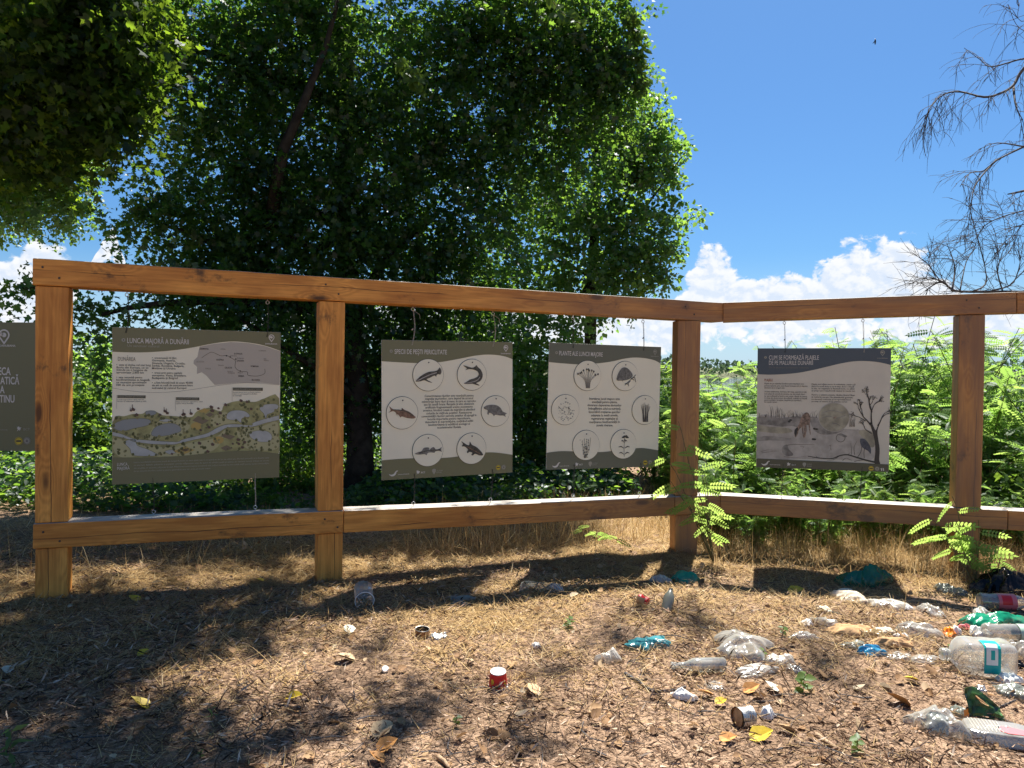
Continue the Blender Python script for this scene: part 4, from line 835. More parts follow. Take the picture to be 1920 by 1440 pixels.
def sprays(blobs, leaf_len, per=14, twig_len=0.34, shell=0.45, droop=0.25):
    """twigs with leaves spread through ellipsoid blobs (centre, radius, twigs); returns leaf arrays"""
    P = []; A = []; Nn = []; S = []; Tn = []
    for c, r, n in blobs:
        n = int(n); r = np.array(r if hasattr(r, '__len__') else (r, r, r), float)
        d = rnd_unit(n); rad = RNG.random(n)**(1/3.0)*(1-shell)+shell*(0.55+0.45*RNG.random(n)); lump = 1+0.34*np.sin(d[:, 0]*5+c[0]*3)*np.sin(d[:, 1]*4+c[1]*2)+0.26*np.sin(d[:, 2]*7+c[2])
        o = np.array(c)+d*r*(rad*lump)[:, None]
        td = unit(d*0.8+rnd_unit(n)*0.9+np.array([0, 0, -droop])); tint0 = RNG.random(n)
        for k in range(per):
            t = (k+0.5)/per; side = 1 if k % 2 else -1
            pos = o+td*twig_len*(t-.4)+np.array([0, 0, -.35])*twig_len*t*t*droop*2
            lat = unit(np.cross(td, rnd_unit(n)*0.4+np.array([0, 0, 1.0])))*side
            al = unit(td*0.5+lat*0.9+np.array([0, 0, -0.35])+rnd_unit(n)*0.35)
            P.append(pos+lat*0.02); A.append(al); Nn.append(np.array([0, 0, 1.0])*0.75+rnd_unit(n)*0.85)
            S.append(leaf_len*(0.45+0.95*RNG.random(n)**1.3)); Tn.append(np.clip(tint0*0.6+RNG.random(n)*0.4, 0, 1))
    return map(np.concatenate, (P, A, Nn, S, Tn))
def foliage(name, blobs, leaf_len, tmpl, m, parent, **kw):
    p, a, n, s, t = sprays(blobs, leaf_len, **kw)
    if parent is not None: p = p-np.array(parent.location)
    return link(name, scatter_mesh(name, tmpl[0], tmpl[1], p, a, n, s, M[m], t), parent)
def bez(p, q, sag=0.0, n=9, wob=0.05, rnd=random):
    p, q = Vector(p), Vector(q); L = (q-p).length; out = []
    ph = rnd.uniform(0, 6)
    for i in range(n):
        t = i/(n-1); out.append(p.lerp(q, t)+Vector((math.sin(t*5+ph)*wob*L*t*(1-t)*2, math.cos(t*4+ph)*wob*L*t*(1-t)*2, sag*L*4*t*(1-t)*0.25)))
    return out
def blob_px(px, py, rpx, d, n, sy=1.0, thick=None):
    c = at_xy(px, py, d); r = rpx*d/1400; return (c, (r, thick if thick else max(.5, r*0.8), r*sy), n)
def tree(name, label, trunk, r0, limbs, blobs, leaf_len, tmpl, m, bark='bark', **kw):
    base = Vector(trunk[0]); root = empty(name, base); tag(root, label, 'tree')
    off = lambda pts: [Vector(q)-base for q in pts]
    mb = MB(); n = len(trunk); mb.tube(off(trunk), [r0*(1.25 if i == 0 else 1-0.6*i/(n-1)) for i in range(n)], 14); mb.build('trunk', M[bark], root, smooth=True)
    for L in limbs:
        pts, r = L; mb = MB(); mb.tube(off(pts), [r*(1-.75*i/(len(pts)-1)) for i in range(len(pts))], 8); mb.build('branch', M[bark], root, smooth=True)
    o = foliage('crown', blobs, leaf_len, tmpl, m, root, **kw)
    return root

# --- the big maple that fills the upper left
tb = gp(672, 945); tb = Vector((-1.78, 8.7, float(hgt(-1.78, 8.7))-.1))
fork = at(640, 420, 8.9)
trunk = [tb, tb+Vector((.01, .02, .5)), at(672, 760, 8.75), at(660, 600, 8.8), fork, at(650, 200, 9.0), at(640, -150, 9.3), at(640, -600, 9.6)]
def shade(px, py, rpx, h, n):
    p = gp(px, py); k = h*math.tan(math.pi/2-SUN_EL); c = np.array((p.x+k*math.sin(SUN_AZ), p.y+k*math.cos(SUN_AZ), h))
    return (c, (rpx*p.y/1400, rpx*p.y/1400*1.2, .5), n)
SHADE_M = [shade(20, 1055, 120, 6.9, 60), shade(170, 1040, 90, 7.0, 40), shade(330, 1050, 110, 7.0, 64), shade(500, 1040, 110, 7.1, 64), shade(620, 1020, 70, 7.2, 34), shade(700, 985, 90, 7.3, 40), shade(850, 1000, 60, 7.4, 22)]
MK = 1.3
mapl = [(318, 400, 80, 7.8, 80), (430, 330, 130, 8.3, 210), (560, 420, 150, 8.4, 300), (430, 500, 90, 8.0, 130), (325, 555, 62, 7.4, 36), (450, 600, 80, 7.7, 75), (190, 590, 48, 7.0, 16), (560, 560, 110, 8.3, 180),
        (560, 700, 75, 8.9, 110), (560, 830, 70, 9.3, 60), (640, 760, 70, 9.0, 100), (700, 300, 190, 8.8, 420), (620, 120, 190, 8.9, 420), (400, 130, 165, 8.4, 320), (260, 60, 140, 8.0, 240), (850, 150, 200, 9.0, 440), (830, 400, 170, 9.0, 340), (720, 560, 140, 8.9, 260),
        (660, 700, 110, 9.2, 130), (740, 690, 110, 9.1, 170), (860, 560, 120, 9.2, 200), (860, 720, 110, 9.4, 170), (1000, 250, 150, 9.3, 280), (1030, 90, 140, 9.2, 250), (1120, 60, 85, 9.2, 110), (1130, 190, 75, 9.4, 70), (960, 20, 130, 9.0, 200), (1150, 130, 60, 9.0, 50),
        (130, 580, 40, 6.8, 9), (40, 540, 40, 6.6, 10), (190, 405, 22, 7.4, 4), (520, 30, 130, 8.5, 160)]
B = [blob_px(x, y, r, d, n*MK, 1.0, min(.9, max(.4, r*d/1400*.6))) for x, y, r, d, n in mapl]
for c, r, n in (((-2.2, 8.3, 8.6), 1.8, 170), ((-0.9, 9.2, 8.0), 1.3, 80), ((-3.9, 7.7, 7.4), 1.5, 170), ((-1.8, 8.9, 10.0), 1.4, 80), ((-3.2, 7.2, 9.0), 1.3, 90), ((-4.9, 8.2, 6.6), 1.2, 110), ((-2.4, 11.4, 6.6), 1.4, 100)): B.append((np.array(c), r, n))
B += SHADE_M
limbs = []
lr = random.Random(3)
for (x, y, d, s0) in ((300, 420, 7.8, 3), (430, 330, 8.3, 4), (820, 400, 9.0, 3), (1000, 250, 9.3, 4), (860, 700, 9.3, 2), (400, 130, 8.4, 5), (260, 60, 8.0, 5), (1100, 60, 9.2, 5), (450, 600, 7.7, 2), (850, 150, 9.0, 5), (190, 590, 7.0, 3), (40, 540, 6.6, 3)):
    limbs.append((bez(trunk[s0], at(x, y, d), 0.25 if y > 350 else .05, 10, .10, lr), 0.075 if s0 > 2 else .05))
for q in (2, 3, 5): limbs.append((bez(trunk[6], tuple(SHADE_M[q][0]), .05, 9, .07, lr), .05))
limbs.append(([at(505, 430, 8.2), at(530, 285, 8.0), at(570, 190, 8.0), at(610, 90, 8.1), at(650, -60, 8.3)], .075))
limbs.append(([fork, at(600, 470, 8.5), at(505, 430, 8.2)], .09))
maple = tree('maple_tree', 'huge dark green maple with lobed leaves spreading behind the left half of the frame', trunk, .17, limbs, B, .062, (MAPLE, MAPLE_F), 'maple_leaf', per=19, twig_len=.55, droop=.6)
# --- smaller leaved poplar on the crown's sunny side
pb = Vector((1.35, 12.0, float(hgt(1.35, 12.0))-.1))
pt = [pb, at(1105, 700, 11.9), at(1110, 520, 11.7), at(1120, 350, 11.6), at(1110, 150, 11.6)]
pop = [(1090, 330, 150, 11.4, 420), (1185, 290, 85, 11.2, 190), (1215, 300, 60, 11.0, 80), (1200, 440, 75, 11.0, 150), (1110, 480, 110, 11.2, 260), (1190, 510, 62, 11.0, 110), (1235, 270, 40, 11.0, 34), (1262, 405, 34, 11, 14), (1300, 408, 16, 11, 5), (1285, 285, 18, 11, 6), (1150, 210, 70, 11.3, 110),
       (1130, 555, 45, 10.8, 44), (1000, 470, 130, 11.3, 300), (960, 610, 105, 10.8, 240), (1000, 730, 75, 10.4, 170), (985, 830, 80, 10.2, 190), (900, 640, 100, 11, 170), (1075, 600, 40, 10.6, 34), (1060, 640, 22, 10.4, 12), (1100, 120, 90, 11.8, 130), (1240, 480, 26, 11, 14), (1235, 520, 24, 11, 12), (1215, 200, 30, 11.2, 20)]
pl = [(bez(pt[2], at(x, y, d), .1, 8, .06, lr), .035) for x, y, d in ((1215, 300, 11), (1300, 408, 11), (1190, 510, 11), (1000, 470, 11.3), (1285, 285, 11), (985, 830, 10.2), (1075, 600, 10.6))]
tree('poplar_tree', 'bright small leaved poplar at the right edge of the dark tree against blue sky', pt, .12, pl, [blob_px(*b) for b in pop], .075, (OVAL, OVAL_F), 'poplar_leaf', per=15, twig_len=.36)
# --- tree whose boughs hang in from the upper left corner
# boughs overhead (above the picture) that throw the dappled shade on the path
SHADE = [shade(30, 1260, 120, 6.2, 70), shade(170, 1220, 120, 6.5, 70), shade(60, 1420, 130, 5.8, 90), shade(240, 1425, 100, 5.8, 56), shade(400, 1430, 60, 5.8, 24), shade(80, 1290, 130, 6, 80), shade(260, 1230, 110, 6.3, 60), shade(470, 1190, 80, 6.6, 36), shade(600, 1140, 60, 6.8, 22), shade(560, 1390, 30, 6, 6), shade(350, 1160, 110, 6.6, 60), shade(150, 1140, 140, 6.6, 80), shade(520, 1110, 90, 6.8, 50),
         shade(755, 1340, 48, 6.4, 22), shade(985, 1372, 22, 6.4, 7), shade(640, 1345, 25, 6.3, 5), shade(700, 1210, 30, 6.8, 5), shade(880, 1110, 50, 7.0, 18), shade(330, 1390, 30, 6.2, 5), shade(1310, 1170, 60, 7.2, 12), shade(1560, 1240, 60, 7.0, 9), shade(1150, 1190, 40, 7.0, 7), shade(1060, 1250, 30, 7, 4)]
ob = Vector((-6.2, 6.2, float(hgt(-6.2, 6.2))-.1))
ot = [ob, ob+Vector((.05, 0, 1.5)), ob+Vector((.2, .05, 3.2)), ob+Vector((.3, .1, 5.2)), ob+Vector((.3, 0, 7.5))]
oak = [(40, 60, 130, 5.6, 230), (150, 130, 95, 5.4, 130), (60, 190, 110, 5.8, 190), (190, 60, 70, 5.3, 70), (-60, 120, 150, 6, 200), (120, 10, 130, 5.2, 170), (230, 20, 60, 5.2, 40), (130, 205, 55, 5.6, 45), (10, 235, 50, 6.0, 35), (210, 190, 45, 5.5, 26), (252, 108, 24, 5.4, 6), (262, 180, 22, 5.5, 5), (222, 242, 22, 5.6, 5), (172, 262, 22, 5.7, 6), (100, 280, 20, 5.9, 5), (285, 62, 22, 5.3, 5), (300, 20, 26, 5.3, 6), (-150, 250, 170, 6.2, 200)]
B = [blob_px(x, y, r, d, n*1.8) for x, y, r, d, n in oak]+[(np.array(c), r, n) for c, r, n in (((-5.2, 5.2, 6.2), 1.7, 260), ((-4.2, 4.6, 7.4), 1.5, 160), ((-6.6, 4.6, 5.2), 1.6, 160), ((-5.6, 5.6, 8.4), 1.9, 200))]+SHADE
SHADE_ = 0
ol = [(bez(ot[2], at(230, 5, 5.3), .1, 9, .08, lr), .07), (bez(ot[2], at(120, 200, 5.6), .15, 9, .08, lr), .045), (bez(ot[3], at(60, 20, 5.5), .1, 9, .08, lr), .06), (bez(ot[3], (-4.2, 4.6, 7.2), .1, 8, .08, lr), .07), (bez(ot[2], at(20, 280, 6), .1, 8, .08, lr), .04)]+[(bez(ot[4], tuple(SHADE[i][0]), .1, 10, .06, lr), .05) for i in (1, 3, 4, 7, 11, 13)]
tree('sycamore_tree', 'nearer dark tree whose lit lobed leaves hang in at the upper left corner', ot, .2, ol, B, .066, (MAPLE, MAPLE_F), 'sycamore_leaf', per=14, twig_len=.5, droop=.5)
# --- pale small leaved tree drooping at the far left
wb = Vector((-9.6, 13.5, float(hgt(-9.6, 13.5))-.1))
wt = [wb, wb+Vector((.1, 0, 2)), at(-60, 330, 13.4), at(20, 180, 13.3)]
wil = [(50, 300, 80, 13, 260), (115, 320, 62, 12.8, 170), (30, 370, 48, 12.8, 100), (125, 385, 36, 12.6, 55), (158, 295, 32, 12.8, 40), (95, 410, 22, 12.6, 16), (140, 270, 45, 13, 60), (-40, 300, 100, 13, 200), (-30, 390, 50, 13, 70), (45, 415, 18, 12.6, 10)]
tree('willow_tree', 'pale small leaved tree drooping in open sky at the far left above the first post', wt, .16, [(bez(wt[2], at(x, y, d), .2, 8, .05, lr), .05) for x, y, d in ((120, 330, 12.8), (140, 400, 12.6), (30, 390, 12.8), (50, 300, 13))], [blob_px(x, y, r, d, n*1.25) for x, y, r, d, n in wil], .075, (OVAL, OVAL_F), 'poplar_leaf', per=16, twig_len=.34, droop=.9)
# --- Virginia creeper strands hanging in front of the crown
def creeper(name, label, pts, n):
    root = empty(name, pts[0]); tag(root, label, 'vine'); P = smooth_pts([np.array(p) for p in pts], 6)
    mb = MB(); mb.tube([Vector(p)-root.location for p in P], .004, 5); mb.build('stem', M['green_stem'], root)
    pos = []; al = []; nn = []; 
    for i in range(n):
        c = P[RNG.integers(len(P))]
        for k in range(5):
            a = (k-2)*.55; pos.append(c+RNG.normal(size=3)*.035); al.append([math.sin(a), .3*RNG.normal(), -math.cos(a)*.9]); nn.append([RNG.normal()*.4, -1+RNG.normal()*.4, .5])
    pos = np.array(pos)-np.array(root.location)
    link('leaves', scatter_mesh('leaves', OVAL, OVAL_F, pos, np.array(al), np.array(nn), .06+.06*RNG.random(len(pos)), M['shrub_leaf'], .5+.5*RNG.random(len(pos))), root)
creeper('hanging_creeper', 'light green creeper strand hanging at the top edge of the crown', [at(1010, -60, 7.2), at(1035, 0, 7.1), at(1062, 30, 7.1), at(1088, 44, 7.0)], 9)
creeper('hanging_creeper', 'creeper curtain lit yellow along the upper right rim of the dark crown', [at(1150, -60, 9.0), at(1178, 20, 8.9), at(1196, 90, 8.9), at(1204, 160, 8.9)], 70)
creeper('hanging_creeper', 'bright yellow green sprig lit in the middle of the dark crown', [at(755, 120, 7.6), at(775, 138, 7.5), at(790, 160, 7.5)], 12)

# --- shrubs and undergrowth behind the frame
def shrub(label, blobs, leaf, tm, m, ns=7, name='shrub', cat='shrub', group=None, **kw):
    c = np.mean([b[0] for b in blobs], 0); base = Vector((c[0], c[1], float(hgt(c[0], c[1]))-.03)); root = empty(name, base); tag(root, label, cat, group)
    mb = MB()
    for i in range(ns):
        b = blobs[i % len(blobs)]; e = Vector(b[0]+rnd_unit(1)[0]*np.array(b[1])*.7)
        mb.tube([q-base for q in bez(base+Vector((random.uniform(-.12, .12), random.uniform(-.1, .1), 0)), e, .1, 7, .08)], [.012*(1-.1*k) for k in range(7)], 5)
    o = mb.build('stems', M['bark'], root); o['kind'] = 'stuff'
    foliage('leaves', blobs, leaf, tm, m, root, **kw); return root
OV, MP, LC = (OVAL, OVAL_F), (MAPLE, MAPLE_F), (LANCE, LANCE_F)
shrub('low green weeds in the sun behind the first post', [blob_px(30, 945, 70, 8.2, 110, .3), blob_px(-80, 940, 90, 8.2, 90, .3), blob_px(110, 950, 40, 8.4, 50, .3)], .06, (OVAL, OVAL_F), 'shrub_leaf')
shrub('low dark leafy ground growth under the trees behind the left bay', [blob_px(60, 962, 90, 7.6, 150, .22), blob_px(210, 968, 90, 7.4, 150, .22), blob_px(350, 958, 90, 7.6, 150, .22), blob_px(480, 950, 90, 7.8, 150, .22), blob_px(-60, 965, 90, 7.6, 120, .22)], .065, (OVAL, OVAL_F), 'shrub_leaf')
shrub('lit green shrub between the first post and the map board', [blob_px(165, 800, 62, 9.5, 130), blob_px(150, 740, 45, 9.6, 50), blob_px(195, 850, 40, 9.3, 60)], .075, OV, 'shrub_leaf')
shrub('green shrub under the half hidden title board', [blob_px(20, 900, 62, 8.6, 90, .6), blob_px(-60, 880, 80, 8.8, 90, .7)], .075, OV, 'shrub_leaf')
shrub('dark sapling with loose leaves beside the map board against pale water', [blob_px(180, 680, 46, 10.5, 46), blob_px(150, 660, 34, 10.5, 26), blob_px(200, 730, 40, 10.5, 40)], .075, OV, 'poplar_leaf')
shrub('low dark undergrowth in shade below the map board', [blob_px(40, 900, 110, 9.2, 260, .4), blob_px(150, 900, 90, 9.4, 220, .4), blob_px(280, 890, 80, 10.2, 160, .4), blob_px(440, 890, 90, 10.2, 160, .4), blob_px(-70, 900, 110, 9.2, 200, .4), blob_px(60, 950, 90, 8.0, 150, .3), blob_px(180, 950, 70, 8.2, 120, .3), blob_px(300, 935, 115, 8.5, 260, .35), blob_px(450, 930, 105, 8.6, 240, .35), blob_px(170, 940, 70, 8.4, 130, .4), blob_px(570, 925, 60, 8.8, 90, .4)], .07, OV, 'shrub_leaf')
shrub('dark thicket behind the map board and second post', [blob_px(560, 850, 70, 10, 120), blob_px(500, 760, 80, 10.5, 90), blob_px(380, 760, 100, 11, 110), blob_px(280, 760, 70, 11, 70)], .08, OV, 'shrub_leaf')
shrub('sunny low bush below the fish board', [blob_px(800, 915, 95, 9.4, 190, .42), blob_px(720, 900, 50, 9.6, 90, .7), blob_px(900, 905, 60, 9.6, 110, .6)], .065, OV, 'shrub_leaf')
shrub('leafy bush filling the gap between the fish board and the plant board', [blob_px(990, 830, 62, 10, 150, 1.3), blob_px(1000, 720, 48, 10.1, 80, 1.2), blob_px(960, 890, 50, 9.8, 80, .6)], .065, OV, 'shrub_leaf')
shrub('light bush behind the plant board at the river edge', [blob_px(1130, 860, 90, 10.5, 110, .4), blob_px(1230, 800, 60, 10.5, 120, 1.2), blob_px(1240, 720, 40, 10.8, 50)], .06, OV, 'shrub_leaf')

shrub('dark leafy bush low in the thicket next to the corner post', [blob_px(1400, 885, 45, 7.4, 50, .8), blob_px(1350, 900, 35, 7.3, 34, .7)], .05, (OVAL, OVAL_F), 'shrub_leaf')
shrub('broad leaved bush in the thicket beyond the last post', [blob_px(1880, 900, 60, 7.2, 90, .9), blob_px(1790, 880, 40, 7.6, 50, 1)], .07, (OVAL, OVAL_F), 'shrub_leaf')
# --- black locust saplings: pinnate fronds
def frond(n=8):
    V = []; F = []
    V += [(-.012, 0, 0), (.012, 0, 0), (.006, 1, -.22), (-.006, 1, -.22)]; F.append((0, 1, 2, 3))
    for i in range(n):
        t = .16+.80*i/(n-1); z = -.22*t*t; L = .22*(1-.35*abs(t-.45)*1.6)
        for sg in (-1, 1):
            b = len(V); V += [(0, t, z), (sg*L*.35, t-.045, z+.012), (sg*L*.8, t-.022, z+.0), (sg*L, t+.03, z-.02), (sg*L*.75, t+.068, z-.0), (sg*L*.3, t+.050, z+.012)]
            F.append(tuple(range(b, b+6)) if sg > 0 else tuple(range(b+5, b-1, -1)))
    b = len(V); V += [(0, .97, -.2), (.05, 1.05, -.22), (0, 1.18, -.27), (-.05, 1.05, -.22)]; F.append((b, b+1, b+2, b+3))
    return V, F
FROND = frond()
def locust_mesh(h, spread, nst, nf, seed, flen=.155):
    r = random.Random(seed); mb = MB(); pos = []; al = []; nn = []; sz = []; tt = []
    for i in range(nst):
        a = r.uniform(0, 6.28); rad = spread*r.uniform(.25, 1); hh = h*r.uniform(.6, 1.0)
        pts = [Vector((math.cos(a)*rad*t*t*1.0+.06*math.cos(a), math.sin(a)*rad*t*t+.06*math.sin(a), hh*t*(1-.10*t))) for t in [k/9 for k in range(10)]]
        mb.tube(pts, [.009*(1-.08*k) for k in range(10)], 5)
        for j in range(int(nf/nst)):
            t = r.uniform(.03, 1.0)**.85; k = min(8, int(t*9)); p = pts[k].lerp(pts[k+1], t*9-k) if t < 1 else pts[9]
            b = r.uniform(0, 6.28); tint = r.uniform(0, 1)
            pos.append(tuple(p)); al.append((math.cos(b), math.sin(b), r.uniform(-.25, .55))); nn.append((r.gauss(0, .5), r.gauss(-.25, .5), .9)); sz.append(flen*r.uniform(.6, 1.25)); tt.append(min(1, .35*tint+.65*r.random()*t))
    me = scatter_mesh('leaves', FROND[0], FROND[1], np.array(pos), np.array(al), np.array(nn), np.array(sz), M['locust_leaf'], np.array(tt))
    return mb.mesh('stems', M['green_stem'], True), me
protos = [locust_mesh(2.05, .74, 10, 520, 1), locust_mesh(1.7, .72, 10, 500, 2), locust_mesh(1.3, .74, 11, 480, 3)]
def sapling(x, y, k, sc, rz, label, group='locust saplings behind the frame', name='locust_sapling'):
    root = empty(name, (x, y, float(hgt(x, y))-.03), rz); root.scale = (sc,)*3; tag(root, label, 'sapling', group)
    link('stems', protos[k][0], root)['kind'] = 'stuff'; link('leaves', protos[k][1], root); return root
thick = 'feathery green locust sapling in the dense thicket behind the right bay of the frame'
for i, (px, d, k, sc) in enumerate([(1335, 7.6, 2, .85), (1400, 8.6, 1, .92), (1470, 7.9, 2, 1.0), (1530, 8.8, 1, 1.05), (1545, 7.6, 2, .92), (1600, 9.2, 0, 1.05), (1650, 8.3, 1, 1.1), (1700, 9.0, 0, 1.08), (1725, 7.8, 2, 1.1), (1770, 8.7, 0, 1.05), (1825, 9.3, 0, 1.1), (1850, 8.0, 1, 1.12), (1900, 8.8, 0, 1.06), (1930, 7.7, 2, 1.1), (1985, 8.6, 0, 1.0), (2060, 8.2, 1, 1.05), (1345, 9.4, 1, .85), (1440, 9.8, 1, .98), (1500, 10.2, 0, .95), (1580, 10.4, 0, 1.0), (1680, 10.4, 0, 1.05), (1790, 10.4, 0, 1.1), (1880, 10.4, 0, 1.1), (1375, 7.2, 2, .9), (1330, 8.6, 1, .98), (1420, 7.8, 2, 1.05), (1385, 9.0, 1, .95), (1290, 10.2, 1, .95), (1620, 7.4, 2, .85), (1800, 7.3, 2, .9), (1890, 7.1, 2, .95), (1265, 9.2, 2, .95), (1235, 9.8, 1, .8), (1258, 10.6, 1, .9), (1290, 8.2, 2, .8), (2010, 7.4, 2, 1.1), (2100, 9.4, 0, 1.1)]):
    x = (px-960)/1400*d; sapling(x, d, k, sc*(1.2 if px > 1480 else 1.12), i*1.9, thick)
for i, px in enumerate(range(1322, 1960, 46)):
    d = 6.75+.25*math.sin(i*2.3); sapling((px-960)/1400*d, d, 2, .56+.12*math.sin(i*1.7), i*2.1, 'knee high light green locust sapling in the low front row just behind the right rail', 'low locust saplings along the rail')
def sprig(label, base, ends, flen, nf, seed, name='locust_sprig', bright=.6):
    r = random.Random(seed); root = empty(name, base); tag(root, label, 'sapling'); mb = MB(); base = Vector(base); pos = []; al = []; nn = []; sz = []
    for e in ends:
        pts = bez(base, e, .35, 9, .05, r); mb.tube([p-base for p in pts], [.005*(1-.07*k) for k in range(9)], 5)
        for j in range(nf):
            t = .35+.65*(j+.5)/nf; k = min(7, int(t*8)); p = pts[k].lerp(pts[k+1], t*8-k); b = (j % 2)*math.pi+r.uniform(-.9, .9)
            pos.append(tuple(p-base)); al.append((math.cos(b), math.sin(b)*.5-.1, r.uniform(-.6, .3))); nn.append((r.gauss(0, .2), .9+r.gauss(0, .25), .55)); sz.append(flen*r.uniform(.75, 1.2))
    mb.build('stems', M['green_stem'], root)['kind'] = 'stuff'
    link('leaves', scatter_mesh('leaves', FROND[0], FROND[1], np.array(pos), np.array(al), np.array(nn), np.array(sz), M['locust_leaf'], bright+(1-bright)*RNG.random(len(pos))), root)
b = gp(1320, 1040); sprig('bright locust sprig growing up in front of the corner post', (b.x, 5.86, b.z), [at(1272, 790, 5.85), at(1318, 880, 5.78), at(1240, 850, 5.92), at(1296, 930, 5.75), at(1328, 950, 5.75), at(1256, 900, 5.88), at(1300, 840, 5.8)], .165, 4, 4)
b = gp(1795, 1085); sprig('fresh light green locust sprig in front of the last post and low rail', (b.x, 5.42, b.z), [at(1785, 930, 5.35), at(1740, 968, 5.3), at(1835, 975, 5.3), at(1830, 1010, 5.3), at(1760, 1005, 5.3), at(1800, 1020, 5.25)], .18, 4, 9)
b = gp(1130, 1035); sprig('small green trailing shoot on the straw under the plant board', (b.x, b.y+.4, b.z), [at(1120, 1000, 6.0), at(1080, 990, 6.1), at(1160, 1015, 5.9)], .10, 3, 12, bright=.3)
b = gp(1850, 1085); sprig('thin pale shoot lying in dry grass right of the last post', (b.x, 5.5, b.z), [at(1875, 1052, 5.45), at(1848, 1050, 5.4)], .16, 3, 14, bright=.3)

# --- bare dead tree at the right edge
def dead_tree():
    base = Vector((5.95, 7.9, float(hgt(5.95, 7.9))-.1)); root = empty('dead_tree', base); tag(root, 'bare dead tree with drooping twigs reaching in at the right edge of the sky', 'tree')
    tp = [base, base+Vector((-.05, 0, 1.2)), base+Vector((-.02, -.1, 2.6)), base+Vector((.0, -.2, 4.4)), base+Vector((.1, -.2, 6.5))]
    mb = MB(); mb.tube([p-base for p in tp], [.14, .12, .10, .08, .04], 10); mb.build('trunk', M['dead_bark'], root, smooth=True)
    r = random.Random(21); D = 7.3
    def px(L): return [at(x, y, D+r.uniform(-.25, .25)) for x, y in L]
    mains = [([(1990, 60), (1920, 128), (1900, 160), (1875, 175), (1845, 182), (1800, 172), (1768, 178), (1742, 205), (1735, 240)], .020), ([(1926, 124), (1920, 110), (1860, 125), (1838, 112), (1808, 90)], .010), ([(1900, 160), (1905, 200), (1918, 225)], .012),
             ([(2000, 240), (1920, 275), (1870, 300), (1845, 320), (1818, 325), (1800, 350)], .016), ([(1920, 275), (1870, 268), (1835, 280)], .008), ([(1868, 300), (1830, 345), (1820, 390), (1815, 430)], .009),
             ([(2000, 380), (1920, 395), (1870, 410), (1840, 430), (1825, 470)], .012), ([(2000, 470), (1925, 420), (1900, 450), (1865, 475)], .010), ([(2010, 330), (1930, 355), (1890, 364)], .035),
             ([(2010, 555), (1920, 548), (1850, 547), (1790, 545), (1765, 528), (1735, 545)], .026), ([(1785, 545), (1790, 500), (1775, 455)], .011), ([(1825, 546), (1850, 520), (1820, 400), (1817, 385)], .009), ([(1860, 545), (1900, 530), (1915, 480)], .010),
             ([(1790, 544), (1745, 520), (1725, 535)], .007), ([(1800, 545), (1812, 490), (1830, 460), (1805, 445)], .007), ([(1990, 60), (1930, 60), (1905, 45), (1890, 8)], .008), ([(2000, 20), (1915, 40), (1912, 5)], .008), ([(1765, 530), (1740, 490), (1755, 470)], .006), ([(1880, 546), (1870, 500), (1895, 470)], .008)]
    out = []
    for L, w in mains:
        raw = px(L)
        if L[0][0] >= 1990:      # main limbs leave the trunk
            e = raw[0]; z = e.z-.25; k = max(0, min(3, sum(1 for q in tp if q.z < z)-1)); f = (z-tp[k].z)/max(.01, tp[k+1].z-tp[k].z); raw = [tp[k].lerp(tp[k+1], f), (tp[k].lerp(tp[k+1], f)+e)/2+Vector((0, 0, .06))]+raw
        P = [Vector(q) for q in smooth_pts([np.array(p) for p in raw], 4)]; n = len(P)
        mb = MB(); mb.tube([p-base for p in P], [max(.0025, w*(1-.82*i/(n-1))) for i in range(n)], 6); mb.build('branch', M['dead_bark'], root, smooth=True); out.append((P, w))
    tw = MB()
    def grow(p, d, L, w, dep, droop):
        pts = [p]; q = p
        for k in range(6):
            d = (d+Vector((r.gauss(0, .12), r.gauss(0, .12), r.gauss(0, .1)-droop))).normalized(); q = q+d*L/6; pts.append(q)
        tw.tube([a-base for a in pts], [w*(1-.09*k) for k in range(7)], 4, cap=False)
        if dep > 0:
            for k in (2, 3, 4, 5):
                if r.random() < .75: grow(pts[k], (d+Vector((r.gauss(0, .7), r.gauss(0, .5), r.gauss(0, .5)))).normalized(), L*r.uniform(.4, .7), w*.7, dep-1, droop)
    for bi, (P, w) in enumerate(out):
        up = P[-1].z < 2.7
        for k in range(3, len(P), 2):
            d = (P[k]-P[k-1]).normalized()
            for _ in range(4 if up else 2): grow(P[k], (d+Vector((r.gauss(-.1, .55), r.gauss(0, .5), r.gauss(.3 if up else -.15, .5)))).normalized(), r.uniform(.18, .42), .0032, 1, .02 if up else .13)
    for x, y in ((1768, 178), (1742, 205), (1790, 175), (1755, 190), (1780, 176), (1735, 215), (1810, 175), (1748, 200)):
        for _ in range(2): grow(at(x, y, D), Vector((r.gauss(-.25, .3), r.gauss(0, .4), -.5)).normalized(), r.uniform(.2, .42), .003, 1, .22)
    tw.build('twigs', M['dead_bark'], root)['kind'] = 'stuff'
dead_tree()

# --- wood along the far bank
n = 16000; P = np.stack([RNG.uniform(-900, 900, n), RNG.uniform(610, 690, n), np.zeros(n)], 1); P[:, 2] = RNG.random(n)**.7*(8+6*vnoise(P[:, 0]*.02, P[:, 1]*.0+3)+4*vnoise(P[:, 0]*.1, P[:, 1]*.1))-1
tag(link('far_bank_wood', scatter_mesh('far_bank_wood', OVAL, OVAL_F, P, rnd_unit(n), rnd_unit(n), 2+2.4*RNG.random(n), M['far_leaf'], RNG.random(n))), kind='stuff')

